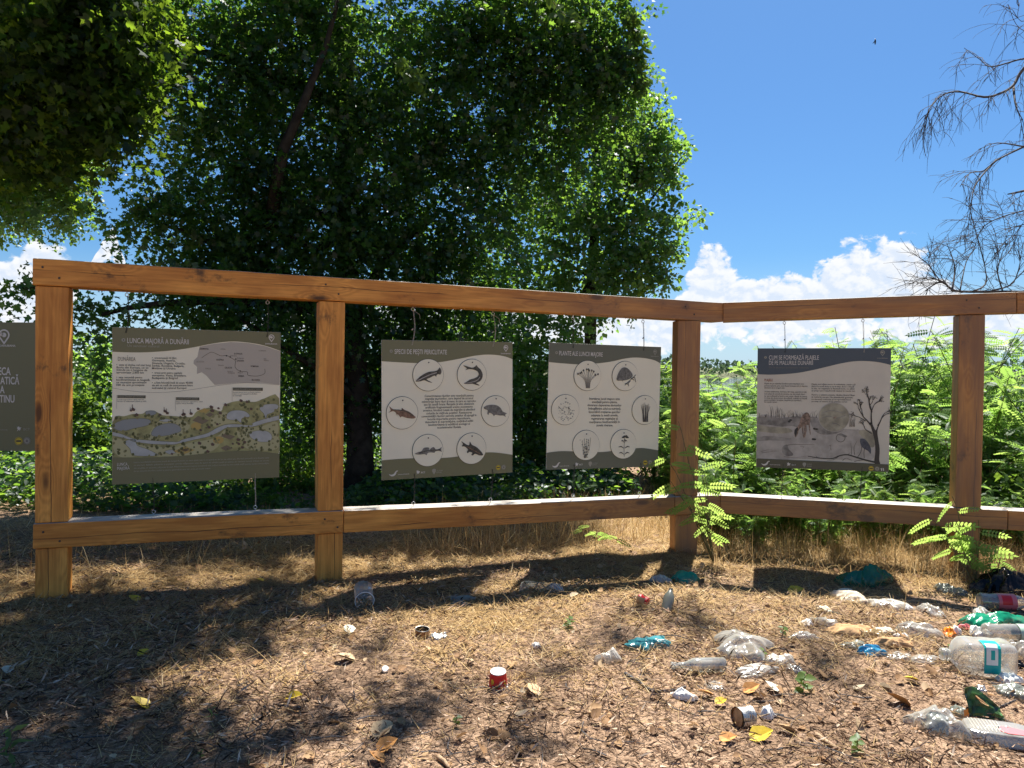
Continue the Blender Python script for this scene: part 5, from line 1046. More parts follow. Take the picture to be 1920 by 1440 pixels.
# ------------------------------------------------------------------ dry grass, straw and leaf litter
ramp_mat('straw', [(0, (0.17, 0.10, 0.04)), (.45, (0.44, 0.29, 0.12)), (.8, (0.63, 0.46, 0.225)), (1, (0.72, 0.60, 0.38))], .7, .3)
ramp_mat('litter', [(0, (0.026, 0.017, 0.011)), (.3, (0.11, 0.064, 0.040)), (.6, (0.30, 0.19, 0.125)), (.85, (0.50, 0.36, 0.26)), (1, (0.60, 0.48, 0.37))], .85, .1)
ramp_mat('dry_leaf', [(0, (0.15, 0.085, 0.045)), (.5, (0.33, 0.19, 0.09)), (.8, (0.46, 0.31, 0.17)), (1, (0.50, 0.42, 0.30))], .7, .2)
ramp_mat('green_blade', [(0, (0.05, 0.09, 0.02)), (1, (0.16, 0.22, 0.06))], .7, .4)
def blades(name, pos, az, lean, L, w, curve, m, tint):
    """curved three-segment blades; lean 0 upright .. 1 lying"""
    N = len(pos); seg = 3; d = np.stack([np.cos(az), np.sin(az), np.zeros(N)], 1); s = np.stack([-np.sin(az), np.cos(az), np.zeros(N)], 1)
    V = np.zeros((N, 2*seg+1, 3)); p = pos.copy(); ang = lean*math.pi/2
    for k in range(seg+1):
        ww = w*(1-k/seg*.8)
        if k < seg: V[:, 2*k] = p-s*ww[:, None]/2; V[:, 2*k+1] = p+s*ww[:, None]/2
        else: V[:, 2*seg] = p
        st = L/seg; p = p+d*(np.sin(ang)*st)[:, None]+np.array([0, 0, 1.0])*(np.cos(ang)*st)[:, None]; ang = np.minimum(ang+curve, 2.2)
    g = hgt(V[:, :, 0], V[:, :, 1])+.006; V[:, :, 2] = np.maximum(V[:, :, 2], g)
    k = 2*seg+1; fl = []; cn = []
    for j in range(seg-1): fl += [2*j, 2*j+1, 2*j+3, 2*j+2]; cn.append(4)
    fl += [2*seg-2, 2*seg-1, 2*seg]; cn.append(3)
    loops = (np.array(fl)[None]+(np.arange(N)*k)[:, None]).ravel()
    return tag(link(name, np_mesh(name, V.reshape(-1, 3), loops, np.tile(cn, N), M[m], np.repeat(tint, len(cn)))), kind='stuff')
def on_ground(x, y, dz=0.0): return np.stack([x, y, hgt(x, y)+dz], 1)
def fence_y(x): return np.where(x < 1.73, 5.522+.396*x, 6.653-.258*x)
# straw lying in tufted mats round the frame
def tufts(nt, per, yrel, x0=-5.2, x1=5.6):
    cx = RNG.uniform(x0, x1, nt); cy = fence_y(cx)+yrel(nt)
    keep = vnoise(cx*1.1+5, cy*1.1+2)+.25*RNG.random(nt) > .42; cx, cy = cx[keep], cy[keep]
    n = len(cx); a0 = RNG.uniform(0, 6.28, n); hh = .5+RNG.random(n)
    X = np.repeat(cx, per)+RNG.normal(0, .05, n*per); Y = np.repeat(cy, per)+RNG.normal(0, .05, n*per)
    return X, Y, np.repeat(a0, per)+RNG.normal(0, .9, n*per), np.repeat(hh, per), n*per
X, Y, A, Hh, n = tufts(3000, 34, lambda k: RNG.normal(0.0, .72, k)); low = RNG.random(n)**.6
blades('dry_grass', on_ground(X, Y, 0), A, np.clip(.62+.40*low, 0, 1.02), (.09+.20*RNG.random(n))*Hh*.8, .0022+.0025*RNG.random(n), .2+.5*RNG.random(n), 'straw', np.clip(RNG.normal(.5, .22, n), 0, 1))
# standing dry grass behind the frame
nb = 34000; X = RNG.uniform(-5, 8.5, nb); Y = fence_y(X)+.35+np.abs(RNG.normal(0, 1.7, nb)); k = (vnoise(X*.8, Y*.8+7) > .28) & (Y < 11) & ((X > -.6) | (RNG.random(nb) < .10)); X, Y = X[k], Y[k]; n = len(X)
blades('dry_grass', on_ground(X, Y, 0), RNG.uniform(0, 6.28, n), np.clip(np.abs(RNG.normal(.58, .30, n)), 0, 1), (.10+.28*RNG.random(n))*(.35+1.1*vnoise(X*1.5, Y*1.5)), .003+.003*RNG.random(n), RNG.normal(.1, .45, n), 'straw', np.clip(RNG.normal(.55, .22, n), 0, 1))
# tangle between the right bay's rail and the path
nb = 9000; X = RNG.uniform(1.6, 5.6, nb); Y = fence_y(X)+RNG.normal(.05, .3, nb); n = nb
blades('dry_grass', on_ground(X, Y, 0), RNG.uniform(0, 6.28, n), np.clip(np.abs(RNG.normal(.62, .3, n)), 0, 1), .08+.26*RNG.random(n), .0025+.0025*RNG.random(n), RNG.normal(.1, .45, n), 'straw', np.clip(RNG.normal(.45, .22, n), 0, 1))
# loose straw and needles on the path
nb = 100000; Y = 2.1+4.4*RNG.random(nb)**.85; X = (RNG.random(nb)*2-1)*(Y*.82+1.0); k = RNG.random(nb) < (.10+.9*sstep(Y-.12*X, 2.8, 4.6))*np.clip(2.6*vnoise(X*1.5+3, Y*1.5)-.55, .06, 1.2); X, Y = X[k], Y[k]; n = len(X)
blades('loose_straw', on_ground(X, Y, .008+.012*RNG.random(n)), RNG.uniform(0, 6.28, n), np.clip(.9+.14*RNG.normal(size=n), 0.5, 1.02), .04+.13*RNG.random(n)**1.5, .0016+.0022*RNG.random(n), RNG.normal(0, .08, n), 'straw', np.clip(RNG.normal(.5, .25, n), 0, 1))
# low green ground cover in the shade under the trees
nb = 60000; X = RNG.uniform(-9, 1.4, nb); Y = RNG.uniform(7.0, 13.5, nb); v_ = vnoise(X*.9+11, Y*.9+4)+.3*vnoise(X*3, Y*3); k = (v_ > .48) & (Y > fence_y(X)+1.6+.5*np.sin(X*2)); X, Y, v_ = X[k], Y[k], v_[k]; n = len(X)
tag(link('undergrowth', scatter_mesh('undergrowth', OVAL, OVAL_F, on_ground(X, Y, .02+RNG.random(n)*.40*np.clip(v_-.42, 0, .6)/.5), rnd_unit(n)*np.array([1, 1, .5]), np.stack([RNG.normal(0, .6, n), RNG.normal(-.2, .6, n), np.ones(n)], 1), .04+.05*RNG.random(n), M['maple_leaf'], RNG.random(n))), kind='stuff')
# leaf crumbs and bark chips
CHIP = [(-.3, 0, 0), (.25, -.05, .05), (.42, .4, .0), (.2, .95, .13), (-.2, 1.0, .05), (-.45, .5, .14)]; CHIP_F = [(0, 1, 2, 3), (0, 3, 4, 5)]
nb = 135000; Y = 1.9+3.9*RNG.random(nb)**.8; X = (RNG.random(nb)*2-1)*(Y*.80+.9); k = RNG.random(nb) < (1.1-.75*sstep(Y, 3.2, 5.4)); X, Y = X[k], Y[k]; n = len(X)
nrm = np.stack([RNG.normal(0, .62, n), RNG.normal(0, .62, n), np.ones(n)], 1); sz = (.008+.055*RNG.random(n)**2.2)*(.6+.8*vnoise(X*2.2, Y*2.2+5))
tag(link('leaf_litter', scatter_mesh('leaf_litter', CHIP, CHIP_F, on_ground(X, Y, .008+.016*RNG.random(n)), rnd_unit(n)*np.array([1, 1, .3]), nrm, sz, M['litter'], np.clip(RNG.normal(.5, .27, n), 0, 1), widen=sz*(.3+.8*RNG.random(n)))), kind='stuff')
DLEAF = [(0, 0, .0), (.28, .2, .10), (.36, .5, .16), (.2, .82, .10), (0, 1.0, .02), (-.2, .8, .14), (-.36, .45, .18), (-.26, .15, .12), (0, .5, -.02)]
DLEAF_F = [(0, 1, 8), (1, 2, 8), (2, 3, 8), (3, 4, 8), (4, 5, 8), (5, 6, 8), (6, 7, 8), (7, 0, 8)]
nb = 1600; Y = 2.0+4.2*RNG.random(nb); X = (RNG.random(nb)*2-1)*(Y*.80+.9); n = nb
nrm = np.stack([RNG.normal(0, .3, n), RNG.normal(0, .3, n), np.where(RNG.random(n) < .7, 1, -1)], 1)
tag(link('fallen_leaves', scatter_mesh('fallen_leaves', DLEAF, DLEAF_F, on_ground(X, Y, .012+.01*RNG.random(n)), rnd_unit(n)*np.array([1, 1, .15]), nrm*np.array([1.4, 1.4, 1]), .018+.05*RNG.random(n)**1.8, M['dry_leaf'], np.clip(RNG.normal(.5, .3, n), 0, 1))), kind='stuff')
# short twigs among the litter
mb = MB(); r = random.Random(8)
for i in range(420):
    y = r.uniform(2.1, 5.6); x = r.uniform(-1, 1)*(y*.76+.2); a = r.uniform(0, 6.28); L = r.uniform(.05, .22); pts = []
    for k in range(4): xx, yy = x+math.cos(a)*L*k/3, y+math.sin(a)*L*k/3; a += r.gauss(0, .18); pts.append((xx, yy, float(hgt(xx, yy))+.014))
    w = r.uniform(.0012, .0035); mb.tube(pts, [w, w, w*.8, w*.5], 4)
tag(mb.build('twig_scatter', M['dead_bark']), kind='stuff')
# ------------------------------------------------------------------ rubbish on the path, every piece its own thing
film('clear_film', (0.80, 0.79, 0.74), .78, .10, .5, .34)
film('milky_film', (0.78, 0.75, 0.68), .50, .2, .4, .22)
film('jug_plastic', (0.82, 0.83, 0.80), .80, .06, .5, .35)
film('glass_clear', (0.80, 0.82, 0.76), .70, .05, .5, .45)
film('green_film', (0.012, 0.36, 0.20), .12, .2, .45, .16)
film('dark_green_film', (0.008, 0.21, 0.11), .10, .20, .45, .12)
film('black_film', (0.006, 0.006, 0.008), .0, .16, .1, .06)
film('blue_film', (0.05, 0.36, 0.62), .06, .2, .4, .18)
film('teal_film', (0.07, 0.36, 0.42), .12, .2, .4, .18)
film('grey_film', (0.30, 0.33, 0.29), .35, .25, .4, .16)
film('amber_film', (0.55, 0.42, 0.22), .2, .25, .5, .15)
simple('white_paper', (0.80, 0.79, 0.75), .7, .2)
simple('cream_paper', (0.62, 0.54, 0.42), .75, .2, var=.15, vscale=20)
simple('card', (0.46, 0.28, 0.14), .8, .2, var=.25, vscale=18)
simple('red_print', (0.66, 0.02, 0.025), .35, .4)
simple('pink_print', (0.72, 0.16, 0.18), .35, .4)
simple('yellow_print', (0.80, 0.45, 0.03), .4)
simple('orange_print', (0.85, 0.25, 0.02), .4)
simple('teal_label', (0.0, 0.38, 0.36), .35)
simple('label_white', (0.75, 0.78, 0.74), .4)
simple('label_green', (0.42, 0.56, 0.46), .4)
simple('pack_green', (0.05, 0.12, 0.03), .35, .4, var=.8, vscale=22)
simple('pack_dark', (0.03, 0.03, 0.025), .35, .4)
simple('can_steel', (0.45, 0.44, 0.41), .42, .5, 1.0, var=.2, vscale=30, bump=.4)
simple('can_rust', (0.34, 0.17, 0.07), .6, .3, .3, var=.4, vscale=25)
simple('foil', (0.55, 0.55, 0.54), .38, .5, 1.0)
simple('cap_white', (0.78, 0.78, 0.76), .4)
simple('fallen_yellow', (0.56, 0.40, 0.03), .5, .3, var=.15, vscale=40)
simple('fallen_orange', (0.52, 0.25, 0.08), .6, .2, var=.3, vscale=30)
simple('fallen_tan', (0.47, 0.34, 0.20), .7, .2, var=.25, vscale=30)
simple('fallen_pale', (0.52, 0.52, 0.44), .6, .2, var=.2, vscale=30)
def sheet_mesh(name, w, d, h, seed, m, n=26, fold=1.0, edge=.25, mats=None, pick=None):
    """crumpled sheet or bag: ridged folds over an uneven outline"""
    r = np.random.default_rng(seed); o = r.uniform(0, 90, 6)
    n = int(n*1.5); u = np.linspace(-1, 1, n); U, V = np.meshgrid(u, u)
    x = U*np.sqrt(1-V*V/2); y = V*np.sqrt(1-U*U/2); rad = np.hypot(x, y); th = np.arctan2(y, x)
    rim = 1+edge*(np.sin(2*th+o[0])*.7+(1-2*np.abs(np.sin(2.5*th+o[1])))*.5+(1-2*np.abs(np.sin(4.5*th+o[2])))*.35)
    px, py = x*rim, y*rim
    ridge = 0; a = 1
    for k, f in enumerate((0.9, 1.9, 3.9)):
        c, s = math.cos(o[k]), math.sin(o[k])
        ridge = ridge+a*(1-2*np.abs(fbm((px*c+py*s)*f+o[3]+k*7, (py*c-px*s)*f*.55+o[4], 2)*1.7)); a *= .5
    ridge = ridge/1.75
    z = h*np.clip(1-rad**2, 0, 1)**.45*(.25+.85*np.clip(ridge, 0, 1.2))+h*.10*fbm(px*6+o[5], py*6, 2)+.006
    px = px+fold*.14*fbm(px*2.2+o[1], py*3+o[2], 3)*2; py = py+fold*.14*fbm(px*2.2+o[3], py*3+o[0], 3)*2
    P = np.stack([px*w/2, py*d/2, np.maximum(z, .004)], -1).reshape(-1, 3); idx = np.arange(n*n).reshape(n, n)
    q = np.stack([idx[:-1, :-1], idx[:-1, 1:], idx[1:, 1:], idx[1:, :-1]], -1).reshape(-1, 4)
    tri = np.concatenate([q[:, [0, 1, 2]], q[:, [0, 2, 3]]])
    return np_mesh(name, P, tri.ravel(), np.full(len(tri), 3), M[m])
def mpp(p): return p.y/1400
def scrap(name, label, cat, px, py, wpx, depth, h, m, seed, rz=0.0, n=26, fold=1.0, edge=.25, group=None):
    p = gp(px, py); o = link(name, sheet_mesh(name, wpx*mpp(p), depth, h, seed, m, n, fold, edge), None, p, (0, 0, rz)); tag(o, label, cat, group); return o
BAG, WR = 'plastic bag', 'wrapper'
scrap('plastic_bag', 'large dark green plastic bag heaped on straw under the right bay', BAG, 1618, 1096, 98, .24, .15, 'dark_green_film', 1, .2)
scrap('plastic_bag', 'small pale green mesh bag crumpled in the grass before the corner post', BAG, 1284, 1092, 62, .14, .085, 'green_film', 2)
scrap('plastic_bag', 'bright green plastic bag twisted between the two clear bottles', BAG, 1872, 1172, 130, .20, .085, 'green_film', 3, .2)
scrap('plastic_bag', 'shiny black plastic bag piled against dry grass at the right', BAG, 1892, 1112, 130, .34, .17, 'black_film', 4, .1, 32)
scrap('plastic_bag', 'dull grey bag lying in the shade of the last post', BAG, 1782, 1112, 50, .18, .075, 'grey_film', 5)
scrap('plastic_bag', 'large torn clear plastic bag behind the glass bottle', BAG, 1390, 1218, 122, .36, .085, 'clear_film', 6, -.3, 34)
scrap('plastic_wrap', 'yellowish clear wrapping crumpled in front of the torn clear bag', WR, 1418, 1264, 92, .11, .05, 'milky_film', 7, .15)
scrap('plastic_bag', 'clear bag twisted on straw left of the orange wrapper', BAG, 1722, 1188, 88, .14, .06, 'clear_film', 8, -.2)
scrap('plastic_bag', 'flat whitish bag spread below the dark green bag', BAG, 1662, 1138, 66, .20, .045, 'milky_film', 9, .1)
scrap('paper_scrap', 'small white paper scrap beside the flat whitish bag', 'paper', 1698, 1142, 26, .08, .03, 'white_paper', 10, .4)
scrap('paper_bag', 'beige crumpled paper with straw over it near the dark green bag', 'paper', 1592, 1124, 62, .22, .06, 'cream_paper', 11, .5)
scrap('plastic_wrap', 'grey clear film scrap at the end of the brown card', WR, 1545, 1172, 46, .14, .05, 'clear_film', 12)
scrap('plastic_wrap', 'ragged clear film lying in dark litter above the torn bag', WR, 1505, 1198, 52, .10, .035, 'clear_film', 13, .2)
scrap('paper_scrap', 'little white torn scrap on litter above the brown card', 'paper', 1512, 1172, 30, .07, .03, 'white_paper', 14)
scrap('cardboard_scrap', 'brown torn cardboard lying across the litter heap', 'cardboard', 1592, 1188, 96, .16, .05, 'card', 15, -.25, 20, .7)
scrap('cardboard_scrap', 'darker curled brown card right of the longer brown cardboard', 'cardboard', 1672, 1212, 72, .10, .05, 'card', 16, -.2, 20, .7)
scrap('plastic_wrap', 'amber film rolled up on the brown cardboard', WR, 1632, 1194, 46, .09, .05, 'amber_film', 17, -.3)
scrap('food_wrapper', 'bright blue crumpled wrapper on dark litter', WR, 1632, 1226, 62, .09, .045, 'blue_film', 18, .1, 20)
scrap('plastic_wrap', 'grey striped film beside the bright blue wrapper', WR, 1685, 1236, 46, .10, .035, 'clear_film', 19, -.4)
scrap('food_wrapper', 'teal blue shredded wrapper in shade left of the torn bag', WR, 1215, 1210, 76, .17, .04, 'teal_film', 20, -.2, 30, 1.6, .4)
scrap('plastic_bag', 'small white bag standing up on bare litter', BAG, 1140, 1240, 44, .10, .065, 'milky_film', 21, .2)
scrap('paper_wrapper', 'white crumpled wrapper near the dry stick', WR, 1281, 1311, 44, .07, .045, 'white_paper', 22, -.4, 22)
scrap('paper_scrap', 'white crumpled paper at the side of the dented tin', 'paper', 1440, 1346, 34, .06, .05, 'white_paper', 23, .3, 20)
scrap('cloth_scrap', 'wrinkled white cloth beside the jug and green bag', 'cloth', 1838, 1192, 46, .10, .06, 'white_paper', 24, .2, 26, 1.4)
scrap('plastic_wrap', 'dusty grey clear film below the packet at the right edge', WR, 1900, 1302, 60, .16, .045, 'grey_film', 25, -.2)
scrap('food_wrapper', 'pale green and white packet corner at the right edge', WR, 1893, 1281, 46, .09, .05, 'label_white', 26, -.3, 18)
scrap('foil_scrap', 'silver foil scrap next to the small open tin', 'foil', 822, 1196, 34, .10, .035, 'foil', 27, -.2, 18)
scrap('plastic_wrap', 'pale torn film in grass left of the green mesh bag', WR, 1238, 1092, 40, .14, .05, 'milky_film', 28)
scrap('paper_scrap', 'white crumb of paper on bare ground at the path middle', 'paper', 1005, 1214, 20, .05, .025, 'white_paper', 29)
scrap('plastic_wrap', 'pale scrap of film on dark ground at the left', WR, 862, 1138, 34, .10, .04, 'grey_film', 30)
for i, (lab, nm, cat_, px, py, w, dp, h, m_) in enumerate([
    ('thin clear wrapping trampled flat between the blue wrapper and the jug', 'plastic_wrap', WR, 1735, 1240, 60, .10, .03, 'clear_film'), ('white torn bag corner under the bottle with the red label', 'plastic_bag', BAG, 1838, 1152, 50, .10, .05, 'milky_film'),
    ('crumpled clear film behind the jug at the picture edge', 'plastic_wrap', WR, 1912, 1232, 60, .14, .09, 'clear_film'), ('dirty cream paper half under the amber film', 'paper_scrap', 'paper', 1655, 1186, 44, .10, .03, 'cream_paper'),
    ('small white crumple between the clear twisted bag and amber film', 'paper_scrap', 'paper', 1690, 1196, 24, .06, .03, 'white_paper'), ('flat grey film on dark litter above the blue wrapper', 'plastic_wrap', WR, 1600, 1212, 50, .10, .025, 'grey_film'),
    ('clear crushed wrapping on straw near the white paper scrap', 'plastic_wrap', WR, 1745, 1150, 62, .14, .05, 'clear_film'), ('little red and white wrapper by the bright green bag', 'food_wrapper', WR, 1808, 1180, 20, .05, .03, 'pink_print'),
    ('foil lined scrap below the jug', 'foil_scrap', 'foil', 1838, 1296, 26, .06, .025, 'foil'), ('clear film strip between the glass bottle and white wrapper', 'plastic_wrap', WR, 1340, 1290, 44, .07, .025, 'clear_film'),
    ('milky bag remnant at the right side of the torn clear bag', 'plastic_bag', BAG, 1462, 1244, 50, .14, .05, 'milky_film'), ('torn brown paper left of the beige crumpled paper', 'paper_scrap', 'paper', 1545, 1146, 34, .09, .03, 'cream_paper'),
    ('dark plastic scrap pressed in the litter right of the jug label', 'plastic_wrap', WR, 1900, 1252, 40, .10, .05, 'black_film'), ('grey dusty film below the green food packet', 'plastic_wrap', WR, 1800, 1340, 40, .08, .03, 'grey_film'),
    ('crumpled clear cup remains on the path near the dented tin', 'plastic_wrap', WR, 1490, 1262, 34, .08, .04, 'clear_film'), ('white label torn off beside the glass bottle neck', 'paper_scrap', 'paper', 1268, 1252, 30, .06, .02, 'cream_paper')]):
    scrap(nm, lab, cat_, px, py, w, dp, h, m_, 100+i, i*1.3)
# orange wrapper: two colours
p = gp(1780, 1192); o = link('food_wrapper', sheet_mesh('food_wrapper', 30*mpp(p), .08, .05, 31, 'orange_print', 16), None, p, (0, 0, .5)); tag(o, 'orange and white snack wrapper left of the green bag', WR)
link('inner_fold', sheet_mesh('inner_fold', 20*mpp(p), .06, .05, 32, 'white_paper', 14), o, (.045, -.01, .0))

def lay(root, p, rz, r, tilt=0.0):
    """put a lathe-built object (axis +Z) on its side, its axis along heading rz"""
    root.matrix_world = Matrix.Translation(p+Vector((0, 0, r))) @ Matrix.Rotation(rz, 4, 'Z') @ Matrix.Rotation(math.radians(90)+tilt, 4, 'Y')
# big jug
p = gp(1858, 1272); root = empty('plastic_jug'); tag(root, 'big clear plastic jug with a teal label lying on its side', 'jug')
mb = MB(); mb.lathe([(.02, -.150), (.070, -.152), (.086, -.140), (.090, -.11), (.087, -.07), (.090, -.03), (.088, .02), (.090, .06), (.086, .095), (.066, .128), (.036, .150), (.026, .156)], 32, 0, .75, True, False, .012); mb.build('body', M['jug_plastic'], root, smooth=True)
mb = MB(); mb.lathe([(.026, .156), (.026, .168), (.034, .169), (.034, .174), (.026, .176), (.026, .186)], 24, 0, 0, False, False); mb.build('neck', M['jug_plastic'], root, smooth=True)
mb = MB(); mb.lathe([(.031, .177), (.032, .180), (.032, .202), (.028, .205)], 24); mb.build('cap', M['clear_film'], root, smooth=True)
def label_band(mb, z0, z1, a0, a1, r, sq, mi=0, n=14):
    v = []; f = []
    for i in range(n+1):
        a = a0+(a1-a0)*i/n; c, q = math.cos(a), math.sin(a); e = 2+6*sq; k = r*((abs(c)**e+abs(q)**e)**(-1/e) if sq else 1)
        for j in range(2): v.append((k*c, k*q, (z0, z1)[j]))
    for i in range(n): f.append((2*i, 2*i+1, 2*i+3, 2*i+2))
    mb.add(v, f, mi)
for nm, m_, z0, z1, a0, a1, rr_ in (('label', 'teal_label', -.060, .022, 1.0, 3.0, .0935), ('label_panel', 'label_white', -.045, .012, 1.45, 2.55, .0942), ('label_print', 'teal_label', -.030, -.010, 1.75, 2.2, .0949)):
    mb = MB(); label_band(mb, z0, z1, a0, a1, rr_, .75); mb.build(nm, M[m_], root)
lay(root, p+Vector((0, .08, -.006)), math.radians(170), .084)
root.scale = (.92, .92, .92)
# glass bottle
p = gp(1322, 1265); root = empty('glass_bottle'); tag(root, 'empty clear glass bottle lying in front of the torn clear bag', 'bottle')
mb = MB(); mb.lathe([(.010, -.105), (.030, -.107), (.034, -.10), (.034, .035), (.031, .055), (.018, .085), (.0145, .10), (.0145, .150), (.017, .152), (.017, .160), (.0145, .162)], 26, 0, 0, True, False); mb.build('body', M['glass_clear'], root, smooth=True)
mb = MB(); label_band(mb, -.07, .02, .6, 2.6, .0346, 0); mb.build('label_residue', M['milky_film'], root)
lay(root, p+Vector((0, .03, 0)), math.radians(184), .036)
# bottle with red label
def pet(label, px, py, L, r, rz, lab, m='jug_plastic', cap=None, zl=(-.05, .03), crush=.03, tilt=0):
    p = gp(px, py); root = empty('plastic_bottle'); tag(root, label, 'bottle')
    mb = MB(); k = L/2; mb.lathe([(r*.5, -k), (r*.85, -k*.985), (r, -k*.90), (r*.94, -k*.6), (r, -k*.3), (r*.95, 0), (r, k*.25), (r*.85, k*.5), (r*.45, k*.78), (r*.34, k*.84), (r*.34, k*.93), (r*.40, k*.94), (r*.34, k)], 28, 0, 0, True, False, crush); mb.build('body', M[m], root, smooth=True)
    if lab:
        mb = MB(); label_band(mb, zl[0], zl[1], 0, 6.28, r*1.03, 0, 0, 30); mb.build('label', M[lab], root, smooth=True)
    if lab == 'pink_print':
        mb = MB(); label_band(mb, zl[0]+.02, zl[1]-.03, 3.6, 4.8, r*1.045, 0); mb.build('label_print', M['red_print'], root)
    if cap: mb = MB(); mb.lathe([(r*.42, k*.94), (r*.42, k*1.06)], 18); mb.build('cap', M[cap], root)
    lay(root, p, rz, r*.98, tilt); return root
pet('clear bottle with a red label lying in front of the black bag', 1885, 1143, .33, .052, math.radians(-8), 'pink_print', 'clear_film', zl=(-.06, .05), crush=.05)
pet('crushed clear bottle with a pale green label above the jug', 1905, 1203, .36, .050, math.radians(-4), 'label_green', 'jug_plastic', zl=(.0, .12), crush=.06)
pet('dusty upright plastic bottle leaning beside the green mesh bag', 1252, 1142, .20, .035, math.radians(60), None, 'grey_film', None, crush=.03, tilt=math.radians(-52))
# cut jar left of the path
p = gp(682, 1132); root = empty('plastic_jar'); tag(root, 'cut clear plastic jar lying open in grass right of the second post', 'jar')
mb = MB(); mb.lathe([(.052, -.075), (.056, -.07), (.056, .0), (.053, .03), (.056, .075)], 14, 0, .15, True, False, .05); mb.build('body', M['clear_film'], root)
mb = MB(); mb.tube([(.057*math.cos(a), .057*math.sin(a), .075) for a in [2*math.pi*i/20 for i in range(21)]], .0022, 5, cap=False); mb.build('rim', M['cap_white'], root)
lay(root, p, math.radians(-75), .055, math.radians(12))
# paper cup
p = gp(934, 1287); root = empty('paper_cup', p); root.rotation_euler = (0.10, -.06, .5); tag(root, 'red printed paper cup standing upside down on the path', 'cup')
mb = MB(); mb.lathe([(.044, .006), (.0365, .072)], 32, 0, 0, False, False); mb.build('body', M['red_print'], root, smooth=True)
mb = MB(); mb.lathe([(.0365, .072), (.0372, .0735), (.036, .076), (.034, .0755), (.033, .0725)], 32, 0, 0, False, True); mb.build('base', M['cap_white'], root, smooth=False)
mb = MB(); mb.lathe([(.0445, .0), (.0465, .002), (.0465, .005), (.0445, .008)], 32); mb.build('rim', M['cap_white'], root)
for a0, a1, z0, z1, m_ in ((3.3, 3.75, .026, .052, 'yellow_print'), (3.9, 4.25, .012, .026, 'pack_green'), (4.3, 4.7, .024, .048, 'pink_print'), (4.9, 5.2, .020, .036, 'yellow_print'), (3.55, 3.85, .012, .022, 'label_green')):
    mb = MB(); v = []; f = []
    for i in range(9):
        a = a0+(a1-a0)*i/8; w = math.sin(math.pi*i/8)**.6
        for z in ((z0+z1)/2-(z1-z0)/2*w, (z0+z1)/2+(z1-z0)/2*w): r_ = .0446-(z-.006)/.066*.0075+.0005; v.append((r_*math.cos(a), r_*math.sin(a), z))
    for i in range(8): f.append((2*i, 2*i+2, 2*i+3, 2*i+1))
    mb.add(v, f); mb.build('print', M[m_], root)
# dented tin
p = gp(1400, 1368); root = empty('tin_can'); tag(root, 'dented silver tin lying open on the litter above a yellow leaf', 'tin can')
mb = MB(); mb.lathe([(.047, -.055), (.050, -.054), (.048, -.045), (.050, -.035), (.047, -.025), (.050, -.015), (.047, -.005), (.050, .005), (.047, .015), (.050, .025), (.048, .045), (.050, .055)], 30, 0, 0, True, False, .04); mb.build('body', M['can_steel'], root, smooth=False)
mb = MB(); mb.lathe([(.0465, -.053), (.0465, .052)], 26, 0, 0, True, False, .04); mb.build('inside', M['can_rust'], root)
mb = MB(); mb.lathe([(.048, -.002), (.012, .0), (.0, .001)], 24, 0, 0, False, False, .03); o = mb.build('lid', M['card'], root); o.matrix_local = Matrix.Translation((0, 0, .052)) @ Matrix.Rotation(.25, 4, 'X')
mb = MB(); label_band(mb, -.050, .046, .1, 1.5, .0525, 0); mb.build('label_remains', M['cream_paper'], root)
lay(root, p+Vector((0, .04, -.004)), math.radians(205), .040, math.radians(-6)); root.scale = (.80, .80, .66)
# small tin, upright
p = gp(791, 1194); root = empty('tin_can', p+Vector((0, 0, -.006))); root.rotation_euler = (.06, .05, 0); tag(root, 'small rusty open tin standing in the straw', 'tin can')
mb = MB(); mb.lathe([(.036, 0), (.038, .002), (.038, .012), (.0365, .016), (.038, .02), (.0365, .026), (.038, .032), (.038, .05)], 24, 0, 0, True, False); mb.build('body', M['can_rust'], root, smooth=False)
mb = MB(); mb.tube([(.038*math.cos(a), .038*math.sin(a), .05) for a in [2*math.pi*i/24 for i in range(25)]], .002, 5, cap=False); mb.build('rim', M['can_steel'], root)
mb = MB(); mb.lathe([(.035, .006), (.035, .049)], 20, 0, 0, True, False); mb.build('inside', M['pack_dark'], root)
# crushed red can
p = gp(1206, 1134); root = empty('drink_can'); tag(root, 'crushed red drink can half hidden in straw', 'can')
mb = MB(); mb.lathe([(.018, -.036), (.027, -.032), (.028, -.015), (.021, .0), (.027, .012), (.026, .03), (.018, .034)], 20, 0, 0, True, True, .10); mb.build('body', M['red_print'], root)
mb = MB(); label_band(mb, -.03, .02, 4.0, 5.4, .0335, 0); mb.build('print', M['card'], root)
lay(root, p, math.radians(-35), .03, .2)
# blister tray
p = gp(1004, 1110); root = empty('plastic_tray', p, -.15); root.rotation_euler = (.35, .05, -.2); tag(root, 'clear shallow tray lying in the shadow band on the straw', 'tray')
mb = MB()
for (z0, k0, z1, k1) in ((.026, 1.0, .026, .93), (.026, .93, .004, .86)):
    v = []; 
    for z, k in ((z0, k0), (z1, k1)):
        for i in range(24):
            a = 2*math.pi*i/24; c, q = math.cos(a), math.sin(a); e = 6; rr_ = (abs(c)**e+abs(q)**e)**(-1/e); v.append((.105*k*rr_*c, .075*k*rr_*q, z))
    mb.add(v, [(i, (i+1) % 24, 24+(i+1) % 24, 24+i) for i in range(24)])
mb.add([(.09*(abs(math.cos(a))**6+abs(math.sin(a))**6)**(-1/6)*math.cos(a), .0645*(abs(math.cos(a))**6+abs(math.sin(a))**6)**(-1/6)*math.sin(a), .004) for a in [2*math.pi*i/24 for i in range(24)]], [tuple(range(24))])
mb.build('body', M['clear_film'], root)
o = link('lid_film', sheet_mesh('lid_film', .13, .07, .05, 41, 'clear_film', 16), root, (.13, .03, .01))
